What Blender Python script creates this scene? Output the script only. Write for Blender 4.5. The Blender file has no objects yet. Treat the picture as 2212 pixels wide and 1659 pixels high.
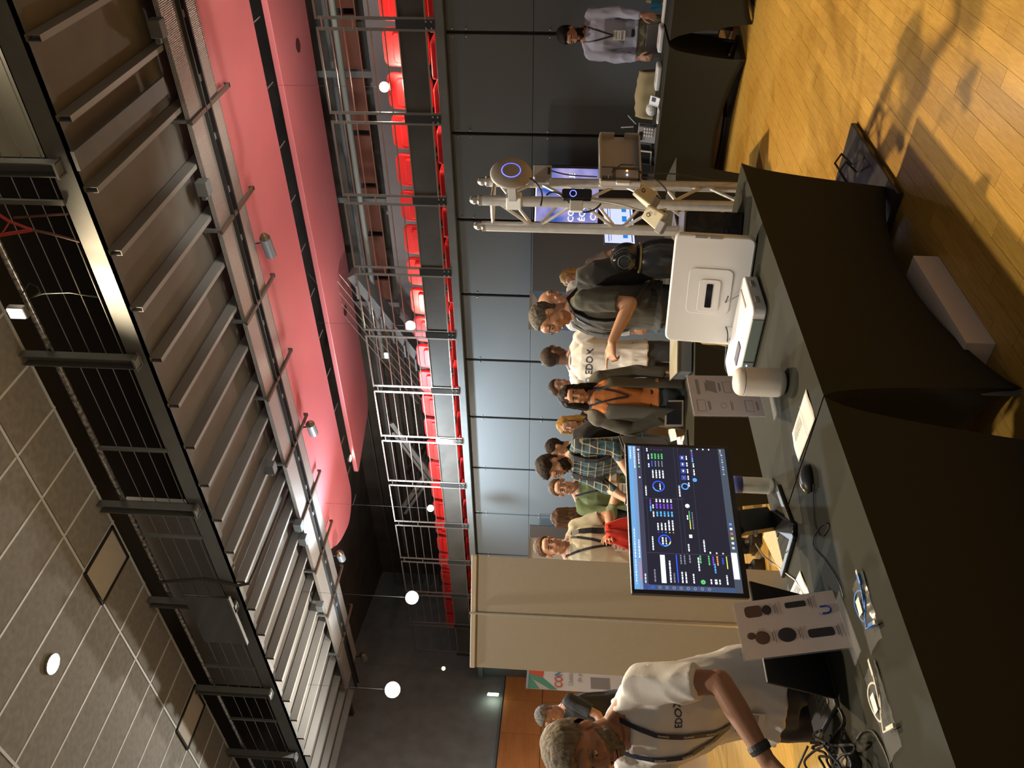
import bpy, bmesh, math, random
from mathutils import Vector, Matrix, noise
from mathutils.bvhtree import BVHTree
random.seed(7)
SC = bpy.context.scene
COL = SC.collection
# ------------------------------------------------------------------ camera
# world: X runs along the near table away from the viewer, Y runs along the back wall, Z up
RM = ((0.06905707, 0.00755595, -0.9975841), (-0.64388977, 0.76413459, -0.03878508), (0.76199546, 0.64501258, 0.0576341))
H = 1.66; FPX = 1702.0
cam_d = bpy.data.cameras.new('camera'); cam = bpy.data.objects.new('camera', cam_d); COL.objects.link(cam)
cam_d.sensor_width = 36.0; cam_d.sensor_fit = 'HORIZONTAL'; cam_d.lens = 36.0*FPX/2212.0
cam_d.clip_start = 0.05; cam_d.clip_end = 200
cx_, cy_, cz_ = Vector(RM[0]), -Vector(RM[1]), -Vector(RM[2])
m3 = Matrix((cx_, cy_, cz_)).transposed().to_4x4(); m3.translation = (0, 0, H)
cam.matrix_world = m3
SC.camera = cam
C0 = Vector((0, 0, H))
def ray(x, y):
    c = ((x-1106)/FPX, (y-829.5)/FPX, 1.0)
    return Vector([RM[0][i]*c[0]+RM[1][i]*c[1]+RM[2][i]*c[2] for i in range(3)])
def D(x, y, d): return C0+ray(x, y)*d
def AZ(x, y, z):
    r = ray(x, y); return C0+r*((z-H)/r.z)
def AX(x, y, X):
    r = ray(x, y); return C0+r*(X/r.x)
def AY(x, y, Y):
    r = ray(x, y); return C0+r*(Y/r.y)
# ------------------------------------------------------------------ world, exposure
w = bpy.data.worlds.new('world'); SC.world = w; w.use_nodes = True
w.node_tree.nodes['Background'].inputs[0].default_value = (1.0, 0.93, 0.85, 1)
w.node_tree.nodes['Background'].inputs[1].default_value = 0.13
SC.view_settings.view_transform = 'Standard'; SC.view_settings.look = 'None'
SC.view_settings.exposure = 0.08; SC.view_settings.gamma = 1; SC.view_settings.use_curve_mapping = False
WARM = (1.0, 0.76, 0.47); COOL = (0.75, 0.90, 1.0); WHITE = (1, 0.90, 0.76)
def area(loc, tgt, size, power, col, spread=180, sy=None):
    l = bpy.data.lights.new('light', 'AREA'); l.energy = power; l.color = col; l.size = size
    l.spread = math.radians(spread)
    if sy: l.shape = 'RECTANGLE'; l.size_y = sy
    o = bpy.data.objects.new('light', l); COL.objects.link(o); o.location = loc
    o.rotation_euler = (Vector(tgt)-Vector(loc)).to_track_quat('-Z', 'Y').to_euler()
    return o
def spot(loc, tgt, power, col, ang=60, blend=0.4, r=0.08):
    l = bpy.data.lights.new('spot', 'SPOT'); l.energy = power; l.color = col
    l.spot_size = math.radians(ang); l.spot_blend = blend; l.shadow_soft_size = r
    o = bpy.data.objects.new('spot', l); COL.objects.link(o); o.location = loc
    o.rotation_euler = (Vector(tgt)-Vector(loc)).to_track_quat('-Z', 'Y').to_euler()
    return o
# warm hall downlights in the tiled ceiling (the first throws the table shadow on the parquet), then an added fill spot
spot((5.30, 4.45, 6.70), (3.4, 1.3, 0.0), 1900, WARM, 92, 0.7, 0.09)
spot((4.07, 7.53, 6.76), (3.2, 6.5, 0), 600, WHITE, 95, 0.6, 0.12)
spot((1.0, 7.5, 6.76), (1.6, 4.2, 0), 1150, WHITE, 88, 0.6, 0.12)
spot((0.6, 3.4, 6.76), (2.2, 2.2, 0), 900, (1, 0.86, 0.68), 88, 0.6, 0.12)
spot((6.9, 3.6, 5.6), (8.5, 2.7, 0.8), 520, (1, 0.9, 0.8), 30, 0.6, 0.08)  # added fill for the man at the far table, not a ceiling downlight
# cool stage floods fixed under the catwalk, then added fill lamps without fixtures
spot((7.9, 9.6, 4.9), (9.4, 9.2, 2.0), 1500, COOL, 115, 0.9, 0.15)
spot((7.9, 10.4, 4.6), (8.6, 8.3, 5.5), 380, COOL, 110, 0.9, 0.15)
spot((7.1, 10.4, 5.1), (6.5, 5.5, 5.75), 170, COOL, 60, 0.9, 0.12)
spot((7.4, 9.2, 5.0), (4.8, 4.9, 1.3), 900, COOL, 80, 0.8, 0.15)
spot((7.6, 12.6, 5.0), (9.4, 9.0, 4.5), 90, COOL, 120, 0.8, 0.15)
spot((8.9, 0.8, 5.2), (10.9, 4.0, 5.3), 190, WHITE, 120, 0.8, 0.15)  # added white spot to brighten the narrower pink panel
spot((7.0, 3.0, 4.2), (8.8, 4.6, 5.6), 100, WHITE, 110, 0.9, 0.3)  # added white spot aimed up at the wide pink panel
spot((5.0, 6.0, 2.6), (5.5, 7.0, 6.0), 60, WHITE, 150, 1.0, 0.6)  # added uplight in mid-air to lift the deck and the tiles
area((6.9, 5.5, 7.3), (6.9, 5.5, 6), 1.0, 25, (1, 0.85, 0.65), 180, 10)  # added soft fill inside the gallery to lift its black walls
# ------------------------------------------------------------------ materials
MATS = {}
def mat(name, col, rough=0.6, metal=0.0, bump=0.0, scale=40.0, var=0.0, emis=None, es=0.0, alpha=1.0, trans=0.0, spec=0.5, stretch=(1, 1, 1), sheen=0.0):
    if name in MATS: return MATS[name]
    m = bpy.data.materials.new(name); m.use_nodes = True; MATS[name] = m
    nt = m.node_tree; b = nt.nodes['Principled BSDF']
    b.inputs['Base Color'].default_value = (*col, 1); b.inputs['Roughness'].default_value = rough
    b.inputs['Metallic'].default_value = metal; b.inputs['Specular IOR Level'].default_value = spec
    b.inputs['Alpha'].default_value = alpha; b.inputs['Transmission Weight'].default_value = trans
    if sheen: b.inputs['Sheen Weight'].default_value = sheen
    if emis: b.inputs['Emission Color'].default_value = (*emis, 1); b.inputs['Emission Strength'].default_value = es
    tc = nt.nodes.new('ShaderNodeTexCoord'); mp = nt.nodes.new('ShaderNodeMapping'); mp.inputs['Scale'].default_value = stretch
    nz = nt.nodes.new('ShaderNodeTexNoise'); nz.inputs['Scale'].default_value = scale; nz.inputs['Detail'].default_value = 5
    nt.links.new(tc.outputs['Object'], mp.inputs[0]); nt.links.new(mp.outputs[0], nz.inputs['Vector'])
    if var > 0:
        r = nt.nodes.new('ShaderNodeMapRange'); r.inputs[1].default_value = 0.3; r.inputs[2].default_value = 0.7
        r.inputs[3].default_value = 1-var; r.inputs[4].default_value = 1+var
        h = nt.nodes.new('ShaderNodeHueSaturation'); h.inputs['Color'].default_value = (*col, 1)
        nt.links.new(nz.outputs['Fac'], r.inputs[0]); nt.links.new(r.outputs[0], h.inputs['Value'])
        nt.links.new(h.outputs[0], b.inputs['Base Color'])
    if bump > 0:
        bp = nt.nodes.new('ShaderNodeBump'); bp.inputs['Strength'].default_value = min(1, bump); bp.inputs['Distance'].default_value = 0.01
        nt.links.new(nz.outputs['Fac'], bp.inputs['Height']); nt.links.new(bp.outputs[0], b.inputs['Normal'])
    return m
def wood(name, c1, c2, scale=3.0, rough=0.35, ax=(1, 12, 1), spec=0.5):
    if name in MATS: return MATS[name]
    m = mat(name, c1, rough, spec=spec); nt = m.node_tree; b = nt.nodes['Principled BSDF']
    tc = nt.nodes.new('ShaderNodeTexCoord'); mp = nt.nodes.new('ShaderNodeMapping'); mp.inputs['Scale'].default_value = ax
    nz = nt.nodes.new('ShaderNodeTexNoise'); nz.inputs['Scale'].default_value = scale; nz.inputs['Detail'].default_value = 8; nz.inputs['Roughness'].default_value = 0.65
    oi = nt.nodes.new('ShaderNodeObjectInfo'); ad = nt.nodes.new('ShaderNodeVectorMath'); ad.operation = 'ADD'
    cr = nt.nodes.new('ShaderNodeValToRGB'); cr.color_ramp.elements[0].color = (*c1, 1); cr.color_ramp.elements[1].color = (*c2, 1)
    cr.color_ramp.elements[0].position = 0.3; cr.color_ramp.elements[1].position = 0.7
    hs = nt.nodes.new('ShaderNodeHueSaturation'); mr = nt.nodes.new('ShaderNodeMapRange'); mr.inputs[3].default_value = 0.88; mr.inputs[4].default_value = 1.12
    nt.links.new(tc.outputs['Object'], ad.inputs[0]); nt.links.new(oi.outputs['Random'], ad.inputs[1])
    nt.links.new(ad.outputs[0], mp.inputs[0]); nt.links.new(mp.outputs[0], nz.inputs['Vector'])
    nt.links.new(nz.outputs['Fac'], cr.inputs[0]); nt.links.new(cr.outputs[0], hs.inputs['Color'])
    nt.links.new(oi.outputs['Random'], mr.inputs[0]); nt.links.new(mr.outputs[0], hs.inputs['Value'])
    nt.links.new(hs.outputs[0], b.inputs['Base Color'])
    return m
# ------------------------------------------------------------------ mesh helper
class MB:
    def __init__(s): s.v = []; s.f = []; s.mi = []; s.cur = 0
    def add(s, vs, fs, M=None):
        n = len(s.v)
        s.v += [tuple(M @ Vector(p)) if M else tuple(p) for p in vs]
        s.f += [tuple(i+n for i in f) for f in fs]; s.mi += [s.cur]*len(fs); return s
    def box(s, c, d, M=None, top=None):
        x, y, z = c; a, b, h = d[0]/2, d[1]/2, d[2]/2
        t = top or (1, 1)
        vs = [(x-a, y-b, z-h), (x+a, y-b, z-h), (x+a, y+b, z-h), (x-a, y+b, z-h), (x-a*t[0], y-b*t[1], z+h), (x+a*t[0], y-b*t[1], z+h), (x+a*t[0], y+b*t[1], z+h), (x-a*t[0], y+b*t[1], z+h)]
        return s.add(vs, [(3, 2, 1, 0), (4, 5, 6, 7), (0, 1, 5, 4), (1, 2, 6, 5), (2, 3, 7, 6), (3, 0, 4, 7)], M)
    def bar(s, p, q, w, h, up=(0, 0, 1)):
        p = Vector(p); q = Vector(q); t = (q-p); L = t.length; t.normalize(); u = Vector(up)
        if abs(t.dot(u)) > 0.98: u = Vector((1, 0, 0))
        sx = t.cross(u).normalized(); uz = sx.cross(t)
        M = Matrix((t, sx, uz)).transposed().to_4x4(); M.translation = (p+q)/2
        return s.box((0, 0, 0), (L, w, h), M)
    def tube(s, pts, r, n=8, cap=True):
        pts = [Vector(p) for p in pts]; rs = r if isinstance(r, (list, tuple)) else [r]*len(pts)
        base = len(s.v); vs = []; fs = []; u = None
        for i, p in enumerate(pts):
            t = (pts[min(i+1, len(pts)-1)]-pts[max(i-1, 0)])
            if t.length < 1e-9: t = Vector((0, 0, 1))
            t.normalize()
            if u is None:
                u = t.cross(Vector((0, 0, 1)))
                if u.length < 0.05: u = t.cross(Vector((1, 0, 0)))
            u = (u-t*u.dot(t)).normalized(); w_ = t.cross(u)
            for k in range(n):
                a = 2*math.pi*k/n; vs.append(p+(u*math.cos(a)+w_*math.sin(a))*rs[i])
        for i in range(len(pts)-1):
            for k in range(n):
                k2 = (k+1) % n; fs.append((i*n+k, i*n+k2, (i+1)*n+k2, (i+1)*n+k))
        if cap: fs.append(tuple(range(n-1, -1, -1))); fs.append(tuple((len(pts)-1)*n+k for k in range(n)))
        return s.add(vs, fs)
    def lathe(s, prof, n=32, M=None):
        vs = []; fs = []; rs_ = [p[0] for p in prof]; zs_ = [p[1] for p in prof]; prof = list(prof)
        ring_ = min(rs_) > 0.55*max(rs_) and max(zs_)-min(zs_) < 0.35*max(rs_)
        if ring_: prof.append(prof[0])
        for r, z in prof:
            for k in range(n):
                a = 2*math.pi*k/n; vs.append((r*math.cos(a), r*math.sin(a), z))
        for i in range(len(prof)-1):
            for k in range(n):
                k2 = (k+1) % n; fs.append((i*n+k, i*n+k2, (i+1)*n+k2, (i+1)*n+k))
        if prof[0][0] > 1e-6 and not ring_: fs.append(tuple(range(n-1, -1, -1)))
        if prof[-1][0] > 1e-6 and not ring_: fs.append(tuple((len(prof)-1)*n+k for k in range(n)))
        return s.add(vs, fs, M)
    def prism(s, poly, z0, z1, M=None):
        n = len(poly); vs = [(x, y, z0) for x, y in poly]+[(x, y, z1) for x, y in poly]
        fs = [tuple(range(n-1, -1, -1)), tuple(range(n, 2*n))]+[(i, (i+1) % n, n+(i+1) % n, n+i) for i in range(n)]
        return s.add(vs, fs, M)
    def rbox(s, c, d, r=0.02, M=None, seg=4):
        a, b = d[0]/2-r, d[1]/2-r; poly = []
        for qx, qy, a0 in ((1, 1, 0), (-1, 1, 90), (-1, -1, 180), (1, -1, 270)):
            for k in range(seg+1):
                t = math.radians(a0+90*k/seg); poly.append((c[0]+qx*a+r*math.cos(t), c[1]+qy*b+r*math.sin(t)))
        return s.prism(poly, c[2]-d[2]/2, c[2]+d[2]/2, M)
    def ell(s, c, r, M=None, n=16, m=10):
        vs = [(c[0], c[1], c[2]-r[2])]; fs = []
        for i in range(1, m):
            t = math.pi*i/m
            for k in range(n):
                a = 2*math.pi*k/n; vs.append((c[0]+r[0]*math.sin(t)*math.cos(a), c[1]+r[1]*math.sin(t)*math.sin(a), c[2]-r[2]*math.cos(t)))
        vs.append((c[0], c[1], c[2]+r[2])); L = len(vs)-1
        for k in range(n):
            k2 = (k+1) % n; fs.append((0, 1+k2, 1+k)); fs.append((L, L-n+k, L-n+k2))
            for i in range(m-2): fs.append((1+i*n+k, 1+i*n+k2, 1+(i+1)*n+k2, 1+(i+1)*n+k))
        return s.add(vs, fs, M)
    def cap(s, p, q, r1, r2, n=12):
        p = Vector(p); q = Vector(q); t = (q-p).normalized()
        pts = []; rs = []
        for a in (90, 60, 30): pts.append(p-t*r1*math.sin(math.radians(a))); rs.append(max(1e-4, r1*math.cos(math.radians(a))))
        pts += [p, q]; rs += [r1, r2]
        for a in (30, 60, 90): pts.append(q+t*r2*math.sin(math.radians(a))); rs.append(max(1e-4, r2*math.cos(math.radians(a))))
        return s.tube(pts, rs, n)
    def loft(s, secs, n=20, power=1.0):
        # secs: (center Vector, ux Vector*rx, uy Vector*ry)
        vs = []; fs = []
        for c, ux, uy in secs:
            for k in range(n):
                a = 2*math.pi*k/n; ca, sa = math.cos(a), math.sin(a)
                ca = math.copysign(abs(ca)**power, ca); sa = math.copysign(abs(sa)**power, sa)
                vs.append(Vector(c)+Vector(ux)*ca+Vector(uy)*sa)
        for i in range(len(secs)-1):
            for k in range(n):
                k2 = (k+1) % n; fs.append((i*n+k, i*n+k2, (i+1)*n+k2, (i+1)*n+k))
        fs.append(tuple(range(n-1, -1, -1))); fs.append(tuple((len(secs)-1)*n+k for k in range(n)))
        return s.add(vs, fs)
    def ribbon(s, pts, wid, side=(1, 0, 0), th=0.0015, nrm=(0, 1, 0)):
        side = Vector(side); nrm = Vector(nrm); vs = []; fs = []
        for i, p in enumerate(pts):
            p = Vector(p); t = (Vector(pts[min(i+1, len(pts)-1)])-Vector(pts[max(i-1, 0)])).normalized()
            sd = t.cross(nrm)
            sd = sd.normalized() if sd.length > 0.1 else side
            for a, b in ((-1, 0), (1, 0), (1, 1), (-1, 1)): vs.append(p+sd*a*wid/2+nrm*b*th)
        for i in range(len(pts)-1):
            for k in range(4): k2 = (k+1) % 4; fs.append((i*4+k, i*4+k2, i*4+4+k2, i*4+4+k))
        fs += [(3, 2, 1, 0), tuple(len(pts)*4-4+k for k in range(4))]
        return s.add(vs, fs)
    def mesh(s, name, mats=None):
        me = bpy.data.meshes.new(name); me.from_pydata(s.v, [], s.f)
        if mats:
            for m in (mats if isinstance(mats, (list, tuple)) else [mats]): me.materials.append(m)
        me.polygons.foreach_set('material_index', s.mi); me.update(); return me
    def build(s, name, mats, parent=None, smooth=False, bevel=0.0, seg=2, M=None, fix=True):
        me = s.mesh(name, mats)
        if fix:
            bm = bmesh.new(); bm.from_mesh(me); bmesh.ops.recalc_face_normals(bm, faces=bm.faces); bm.to_mesh(me); bm.free()
        o = bpy.data.objects.new(name, me); COL.objects.link(o)
        if parent: o.parent = parent
        if M: o.matrix_local = M
        if smooth:
            me.shade_smooth()
            if smooth == 'auto' : me.set_sharp_from_angle(angle=math.radians(35))
        if bevel:
            b = o.modifiers.new('bevel', 'BEVEL'); b.width = bevel; b.segments = seg; b.limit_method = 'ANGLE'; b.angle_limit = math.radians(40)
        return o
def tag(o, label=None, cat=None, group=None, kind=None):
    if label: o['label'] = label
    if cat: o['category'] = cat
    if group: o['group'] = group
    if kind: o['kind'] = kind
    return o
def empty(name, loc=(0, 0, 0), rz=0.0, label=None, cat=None, group=None, kind=None):
    o = bpy.data.objects.new(name, None); COL.objects.link(o); o.location = loc; o.rotation_euler = (0, 0, rz); o.empty_display_size = 0.05
    return tag(o, label, cat, group, kind)
def kids(o): return [c for c in bpy.data.objects if c.parent == o]
def dup(o, loc=None, rz=None, label=None, parent=None, cache={}):
    c = o.copy(); COL.objects.link(c)
    if parent: c.parent = parent
    if loc is not None: c.location = loc
    if rz is not None: c.rotation_euler = (0, 0, rz)
    if label: c['label'] = label
    if o.name not in cache: cache[o.name] = kids(o)
    for ch in cache[o.name]: dup(ch, parent=c)
    return c
ORD = ['first', 'second', 'third', 'fourth', 'fifth', 'sixth', 'seventh', 'eighth', 'ninth', 'tenth', 'eleventh', 'twelfth', 'thirteenth', 'fourteenth', 'fifteenth', 'sixteenth', 'seventeenth', 'eighteenth', 'nineteenth', 'twentieth', 'twenty-first', 'twenty-second', 'twenty-third', 'twenty-fourth', 'twenty-fifth', 'twenty-sixth', 'twenty-seventh', 'twenty-eighth']
def text_mesh(txt, size, bold=False, ext=0.0):
    cu = bpy.data.curves.new('t', 'FONT'); cu.body = txt; cu.size = size; cu.extrude = ext; cu.resolution_u = 2
    cu.align_x = 'CENTER'; cu.align_y = 'CENTER'
    if bold: cu.offset = size*0.02
    o = bpy.data.objects.new('t', cu); COL.objects.link(o)
    dg = bpy.context.evaluated_depsgraph_get(); me = bpy.data.meshes.new_from_object(o.evaluated_get(dg))
    bpy.data.objects.remove(o); return me
def text(txt, size, M, m, parent, name='lettering', bold=False, bvh=None, d=None, off=0.0015):
    """flat lettering; M places it in the parent's frame; with bvh the letters are laid on the surface along d"""
    me = text_mesh(txt, size, bold)
    me.transform(M)
    if bvh:
        bm = bmesh.new(); bm.from_mesh(me)
        bmesh.ops.triangulate(bm, faces=bm.faces)
        for v in bm.verts:
            h = bvh.ray_cast(v.co-d*0.3, d, 0.8)
            if h[0] is not None: v.co = h[0]-d*off
        bm.to_mesh(me); bm.free()
    me.materials.clear(); me.materials.append(m)
    o = bpy.data.objects.new(name, me); COL.objects.link(o); o.parent = parent; return o
def frame(o, ex, ey):
    """matrix with local x=ex, y=ey at origin o"""
    ex = Vector(ex).normalized(); ey = Vector(ey); ez = ex.cross(ey).normalized(); ey = ez.cross(ex)
    M = Matrix((ex, ey, ez)).transposed().to_4x4(); M.translation = o; return M
# ================================================================== SETTING
M_floor = wood('parquet', (0.38, 0.205, 0.036), (0.55, 0.33, 0.07), 5.0, 0.30, (2, 26, 1))
M_gap = mat('parquet_joint', (0.27, 0.15, 0.05), 0.7)
M_panel = mat('wall_board', (0.115, 0.130, 0.141), 0.62, bump=0.12, scale=220, var=0.05)
M_black = mat('black_metal', (0.015, 0.015, 0.016), 0.5)
M_dark = mat('dark_wall', (0.12, 0.105, 0.095), 0.85, var=0.25, scale=2.0)
M_steel = mat('painted_steel', (0.13, 0.145, 0.15), 0.6, 0.0, var=0.08, scale=6)
M_deck = mat('deck_board', (0.16, 0.155, 0.148), 0.7, var=0.08, scale=3)
M_chrome = mat('polished_steel', (0.55, 0.52, 0.48), 0.3, 0.85)
M_galv = mat('galvanised', (0.42, 0.42, 0.42), 0.45, 0.6, var=0.2, scale=30)
M_pink = mat('pink_paint', (0.64, 0.20, 0.225), 0.38, var=0.04, scale=1.2)
M_red = mat('red_seat', (0.85, 0.014, 0.012), 0.45, sheen=0.2)
M_tile = mat('ceiling_tile', (0.235, 0.235, 0.225), 0.9, var=0.14, scale=14, stretch=(1, 1, 1), bump=0.1)
M_tbar = mat('ceiling_grid', (0.62, 0.68, 0.72), 0.5)
M_orange = wood('orange_wood', (0.46, 0.17, 0.05), (0.58, 0.24, 0.08), 1.5, 0.45, (1, 1, 6))
M_infill = mat('guard_infill', (0.045, 0.043, 0.040), 0.6, var=0.2, scale=4)
def lamp_mat(n, c, s): return mat(n, (0.8, 0.8, 0.8), emis=c, es=s)
L_warm = lamp_mat('lamp_warm', (1, 0.82, 0.5), 60)
L_white = lamp_mat('lamp_white', (1, 0.88, 0.66), 120)

# floor: parquet staves on a sub floor
fl = MB().box((5, 5, -0.055), (20, 26, 0.1)).build('floor', M_gap); tag(fl, kind='structure')
PW, PL = 0.075, 0.46
st = MB().box((0, 0, 0), (PL-0.0012, PW-0.0012, 0.012)).mesh('parquet_stave', M_floor)
big = MB(); cells = []
for j in range(-34, 120):
    y = -0.92+PW*(j+0.5)
    for i in range(-4, 28):
        x = 0.6+PL*(i+0.5)+(j*0.37 % 1.0)*PL
        if 0 < x < 12: cells.append((x, y))
def in_view(c):
    v = Vector((c[0], c[1], 0))-C0; z = v.dot(Vector(RM[2]))
    if z < 0.5: return None
    px = 1106+FPX*v.dot(Vector(RM[0]))/z; py = 829.5+FPX*v.dot(Vector(RM[1]))/z
    return z if -10 < px < 2230 and -10 < py < 900 and c[1] < 1.75 and not (px > 1950 and py > 560) else None
near = sorted([(in_view(c), c) for c in cells if in_view(c)])[:298]; ns = set(c for _, c in near)
for c in cells:
    if c in ns:
        o = bpy.data.objects.new('parquet_stave', st); COL.objects.link(o); o.parent = fl; o.location = (c[0], c[1], -0.006+random.uniform(-0.0006, 0.0004))
    else: big.box((c[0], c[1], -0.006+random.uniform(-0.0005, 0.0005)), (PL-0.0012, PW-0.0012, 0.012))
tag(big.build('parquet_staves', M_floor, fl, fix=False), kind='stuff')

# back wall of large dark boards with black channels
wb = MB().box((9.52, 7.5, 1.55), (0.12, 25, 3.1)).build('wall_back', M_black); tag(wb, kind='structure')
bm_ = MB().box((0, 0, 0), (0.04, 1.155, 1.0)).build('wall_panel', M_panel, wb, bevel=0.004)
bu = MB().box((0, 0, 0), (0.04, 1.155, 2.07)).build('wall_panel', M_panel, wb, bevel=0.004)
bolt = MB().ell((0, 0, 0), (0.012, 0.012, 0.012), n=8, m=6).build('bolt', M_chrome, wb, smooth=True)
for k in range(-3, 15):
    y0 = 2.735+1.194*k+0.597
    for src, z in ((bm_, 2.59), (bu, 1.05)):
        o = src if k == -3 else src.copy()
        if k > -3: COL.objects.link(o)
        o.location = (9.44, y0, z)
    for dy in (-0.555, 0.555):
        for z in (3.02, 2.86, 1.9):
            o = bolt.copy(); COL.objects.link(o); o.location = (9.42, y0+dy, z)
bpy.data.objects.remove(bolt)
tag(MB().box((9.42, 7.5, 3.15), (0.22, 25, 0.11)).build('trim_1', M_steel, bevel=0.008), kind='structure')
# balcony floor and rear wall
tag(MB().box((11.3, 7.5, 2.78), (3.6, 25, 0.1)).build('trim_2', M_dark), kind='structure')
tag(MB().box((13.1, 7.5, 4.0), (0.1, 26, 5.5)).build('wall_rear', M_dark), kind='structure')
tag(MB().box((10.6, 6.5, 6.35), (5.2, 24, 0.1)).build('ceiling_rear', M_dark), kind='structure')

# end wall: orange boards below, dark wall above
EX, EY = Vector((-1.967, -0.685, 0)).normalized(), Vector((7.274, 12.628, 0))*1.33
eM = Matrix.Translation((EY.x, EY.y, 0)) @ Matrix.Rotation(math.atan2(EX.y, EX.x), 4, 'Z')
we = MB().box((2.5, -0.12, 3.3), (16, 0.1, 7.6)).build('wall_left', mat('slate_wall', (0.21, 0.22, 0.23), 0.8, var=0.15, scale=3), M=eM); tag(we, kind='structure')
for k in range(-5, 6):
    for r, (z0, z1) in enumerate(((0.0, 0.86), (0.87, 1.72), (1.73, 2.57))):
        o = MB().box((k*0.95+0.5, -0.045, (z0+z1)/2), (0.94, 0.04, z1-z0)).build('wood_panel', M_orange, we, bevel=0.003)
tag(MB().box((0, 0, 0), (16, 0.05, 0.05), Matrix.Translation((2.5, -0.03, 2.62))).build('trim_3', M_steel, M=eM), kind='structure')

# tiled ceiling
ce = MB().box((2.4, 8.5, 6.94), (6.7, 22, 0.1)).build('ceiling', M_tile); tag(ce, kind='structure')
XE = [5.74, 5.045, 3.16, 1.275, -0.6]
for r in range(4):
    x0, x1 = XE[r+1], XE[r]
    me = MB().box((0, 0, 0), (x1-x0-0.03, 0.605-0.03, 0.03)).mesh('ceiling_tile', M_tile)
    for k in range(-6, 21):
        y0 = 6.023+0.605*k
        if r == 0 and k in (2, 8): continue
        o = bpy.data.objects.new('ceiling_tile', me); COL.objects.link(o); o.parent = ce; o.location = ((x0+x1)/2, y0+0.3025, 6.868)
for x in XE: MB().box((x-(0.02 if x > 5 else 0), 8.0, 6.858), (0.03, 20, 0.03)).build('grid_bar', M_tbar, ce)
for k in range(-6, 22): MB().box((2.6, 6.023+0.605*k, 6.86), (6.3, 0.028, 0.024)).build('grid_bar', M_tbar, ce)
for k, nm in ((2, 'pale perforated vent grille in the dark tiled ceiling, nearer the round ceiling lamp'), (8, 'pale perforated vent grille in the dark tiled ceiling, farther along beside the gallery posts')):
    y0 = 6.023+0.605*k+0.3025
    v = empty('ceiling_vent', (5.34, y0, 6.84), 0, nm, 'vent')
    m = MB()
    for a, b, c, d in ((-0.335, 0, 0.03, 0.6), (0.335, 0, 0.03, 0.6), (0, -0.285, 0.67, 0.03), (0, 0.285, 0.67, 0.03)): m.box((a, b, 0), (c, d, 0.03))
    m.build('frame', M_black, v)
    gm = MB()
    for i in range(30): gm.box((-0.31+i*0.0213, 0, 0.008), (0.012, 0.55, 0.008))
    for i in range(28): gm.box((0, -0.27+i*0.02, 0.003), (0.64, 0.01, 0.004))
    tag(gm.build('grille', mat('vent_grey', (0.60, 0.59, 0.54), 0.6), v), kind='stuff')
    MB().box((0, 0, 0.03), (0.66, 0.56, 0.01)).build('backing', mat('vent_back', (0.45, 0.43, 0.38), 0.8), v)
def downlight(loc, r, label, m=L_white):
    e = empty('ceiling_lamp', loc, 0, label, 'lamp')
    MB().lathe([(r*1.12, 0.02), (r*1.25, 0.0), (r*1.25, -0.02), (r*1.02, -0.02), (r, 0.0)]).build('rim', M_chrome, e, smooth='auto')
    MB().lathe([(0.001, -0.012), (r*0.6, -0.012), (r, -0.004), (r, 0.01)]).build('diffuser', m, e, smooth=True)
    return e
downlight((4.07, 7.53, 6.835), 0.085, 'glowing round lamp recessed in the dark tiled ceiling')

# ------------------------------------------------------------------ technical gallery above: fascia, joists, rail
ZF = 5.64
g = empty('technical_gallery', (5.74, 7.5, ZF), 0, 'long grey steel gallery deck on close joists overhead', 'gallery')
gi = Matrix.Translation((-5.74, -7.5, -ZF))
def gb(mb, name, m, **k):
    o = mb.build(name, m, g, **k); o.data.transform(gi); return o
gb(MB().box((5.765, 6, ZF+0.1), (0.05, 18, 0.2)).box((5.80, 6, ZF+0.005), (0.12, 18, 0.01)).box((5.80, 6, ZF+0.195), (0.12, 18, 0.01)), 'fascia_beam', M_steel)
gb(MB().box((6.88, 6, ZF+0.04), (2.18, 18, 0.05)), 'deck', M_deck)
jm = MB().box((0, 0, 0), (2.15, 0.05, 0.004), Matrix.Translation((1.075, 0, -0.118))).box((1.075, 0, 0.0), (2.15, 0.05, 0.004)).box((1.075, -0.023, -0.059), (2.15, 0.004, 0.118)).box((1.075, 0.023, -0.059), (2.15, 0.004, 0.118)).box((0.08, 0, -0.06), (0.01, 0.045, 0.11)).mesh('joist', M_deck)
for k in range(-5, 23):
    o = bpy.data.objects.new('joist', jm); o.data.materials[0] = mat('joist_grey', (0.27, 0.28, 0.28), 0.5); COL.objects.link(o); o.parent = g; o.location = (0.03, 1.757+0.6*k-7.5, 0.0)
    if 0 <= k < 20:
        b = MB().ell((0.06, 0, -0.09), (0.012, 0.014, 0.012), n=8, m=6).build('bolt', M_chrome, o, smooth=True)
cc = gb(MB().bar(AZ(163, 349, ZF-0.13), AZ(355, 184, ZF-0.13), 0.16, 0.03), 'cable_channel', M_steel)
# posts, handrail, wires as one railing thing
rl = empty('cable_railing', (5.72, 7.5, ZF+0.2), 0, 'steel wire railing with round scuffed handrail along the overhead gallery', 'railing')
ri = Matrix.Translation((-5.72, -7.5, -ZF-0.2))
def rb(mb, name, m, **k):
    o = mb.build(name, m, rl, **k); o.data.transform(ri); return o
for y in (0.65, 2.72, 4.70, 6.87, 8.74, 10.95, 12.98, 15.0):
    rb(MB().box((5.70, y, 6.26), (0.012, 0.11, 1.16)).box((5.66, y-0.055, 6.26), (0.09, 0.01, 1.16)).box((5.66, y+0.055, 6.26), (0.09, 0.01, 1.16)).box((5.66, y, 5.70), (0.12, 0.14, 0.02)), 'hanger_post', M_steel)
for y in (1.6, 3.06, 5.98, 7.44, 10.38, 11.93, 14.0):
    rb(MB().box((5.73, y, 6.2), (0.03, 0.04, 0.75)), 'post', M_steel)
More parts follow.
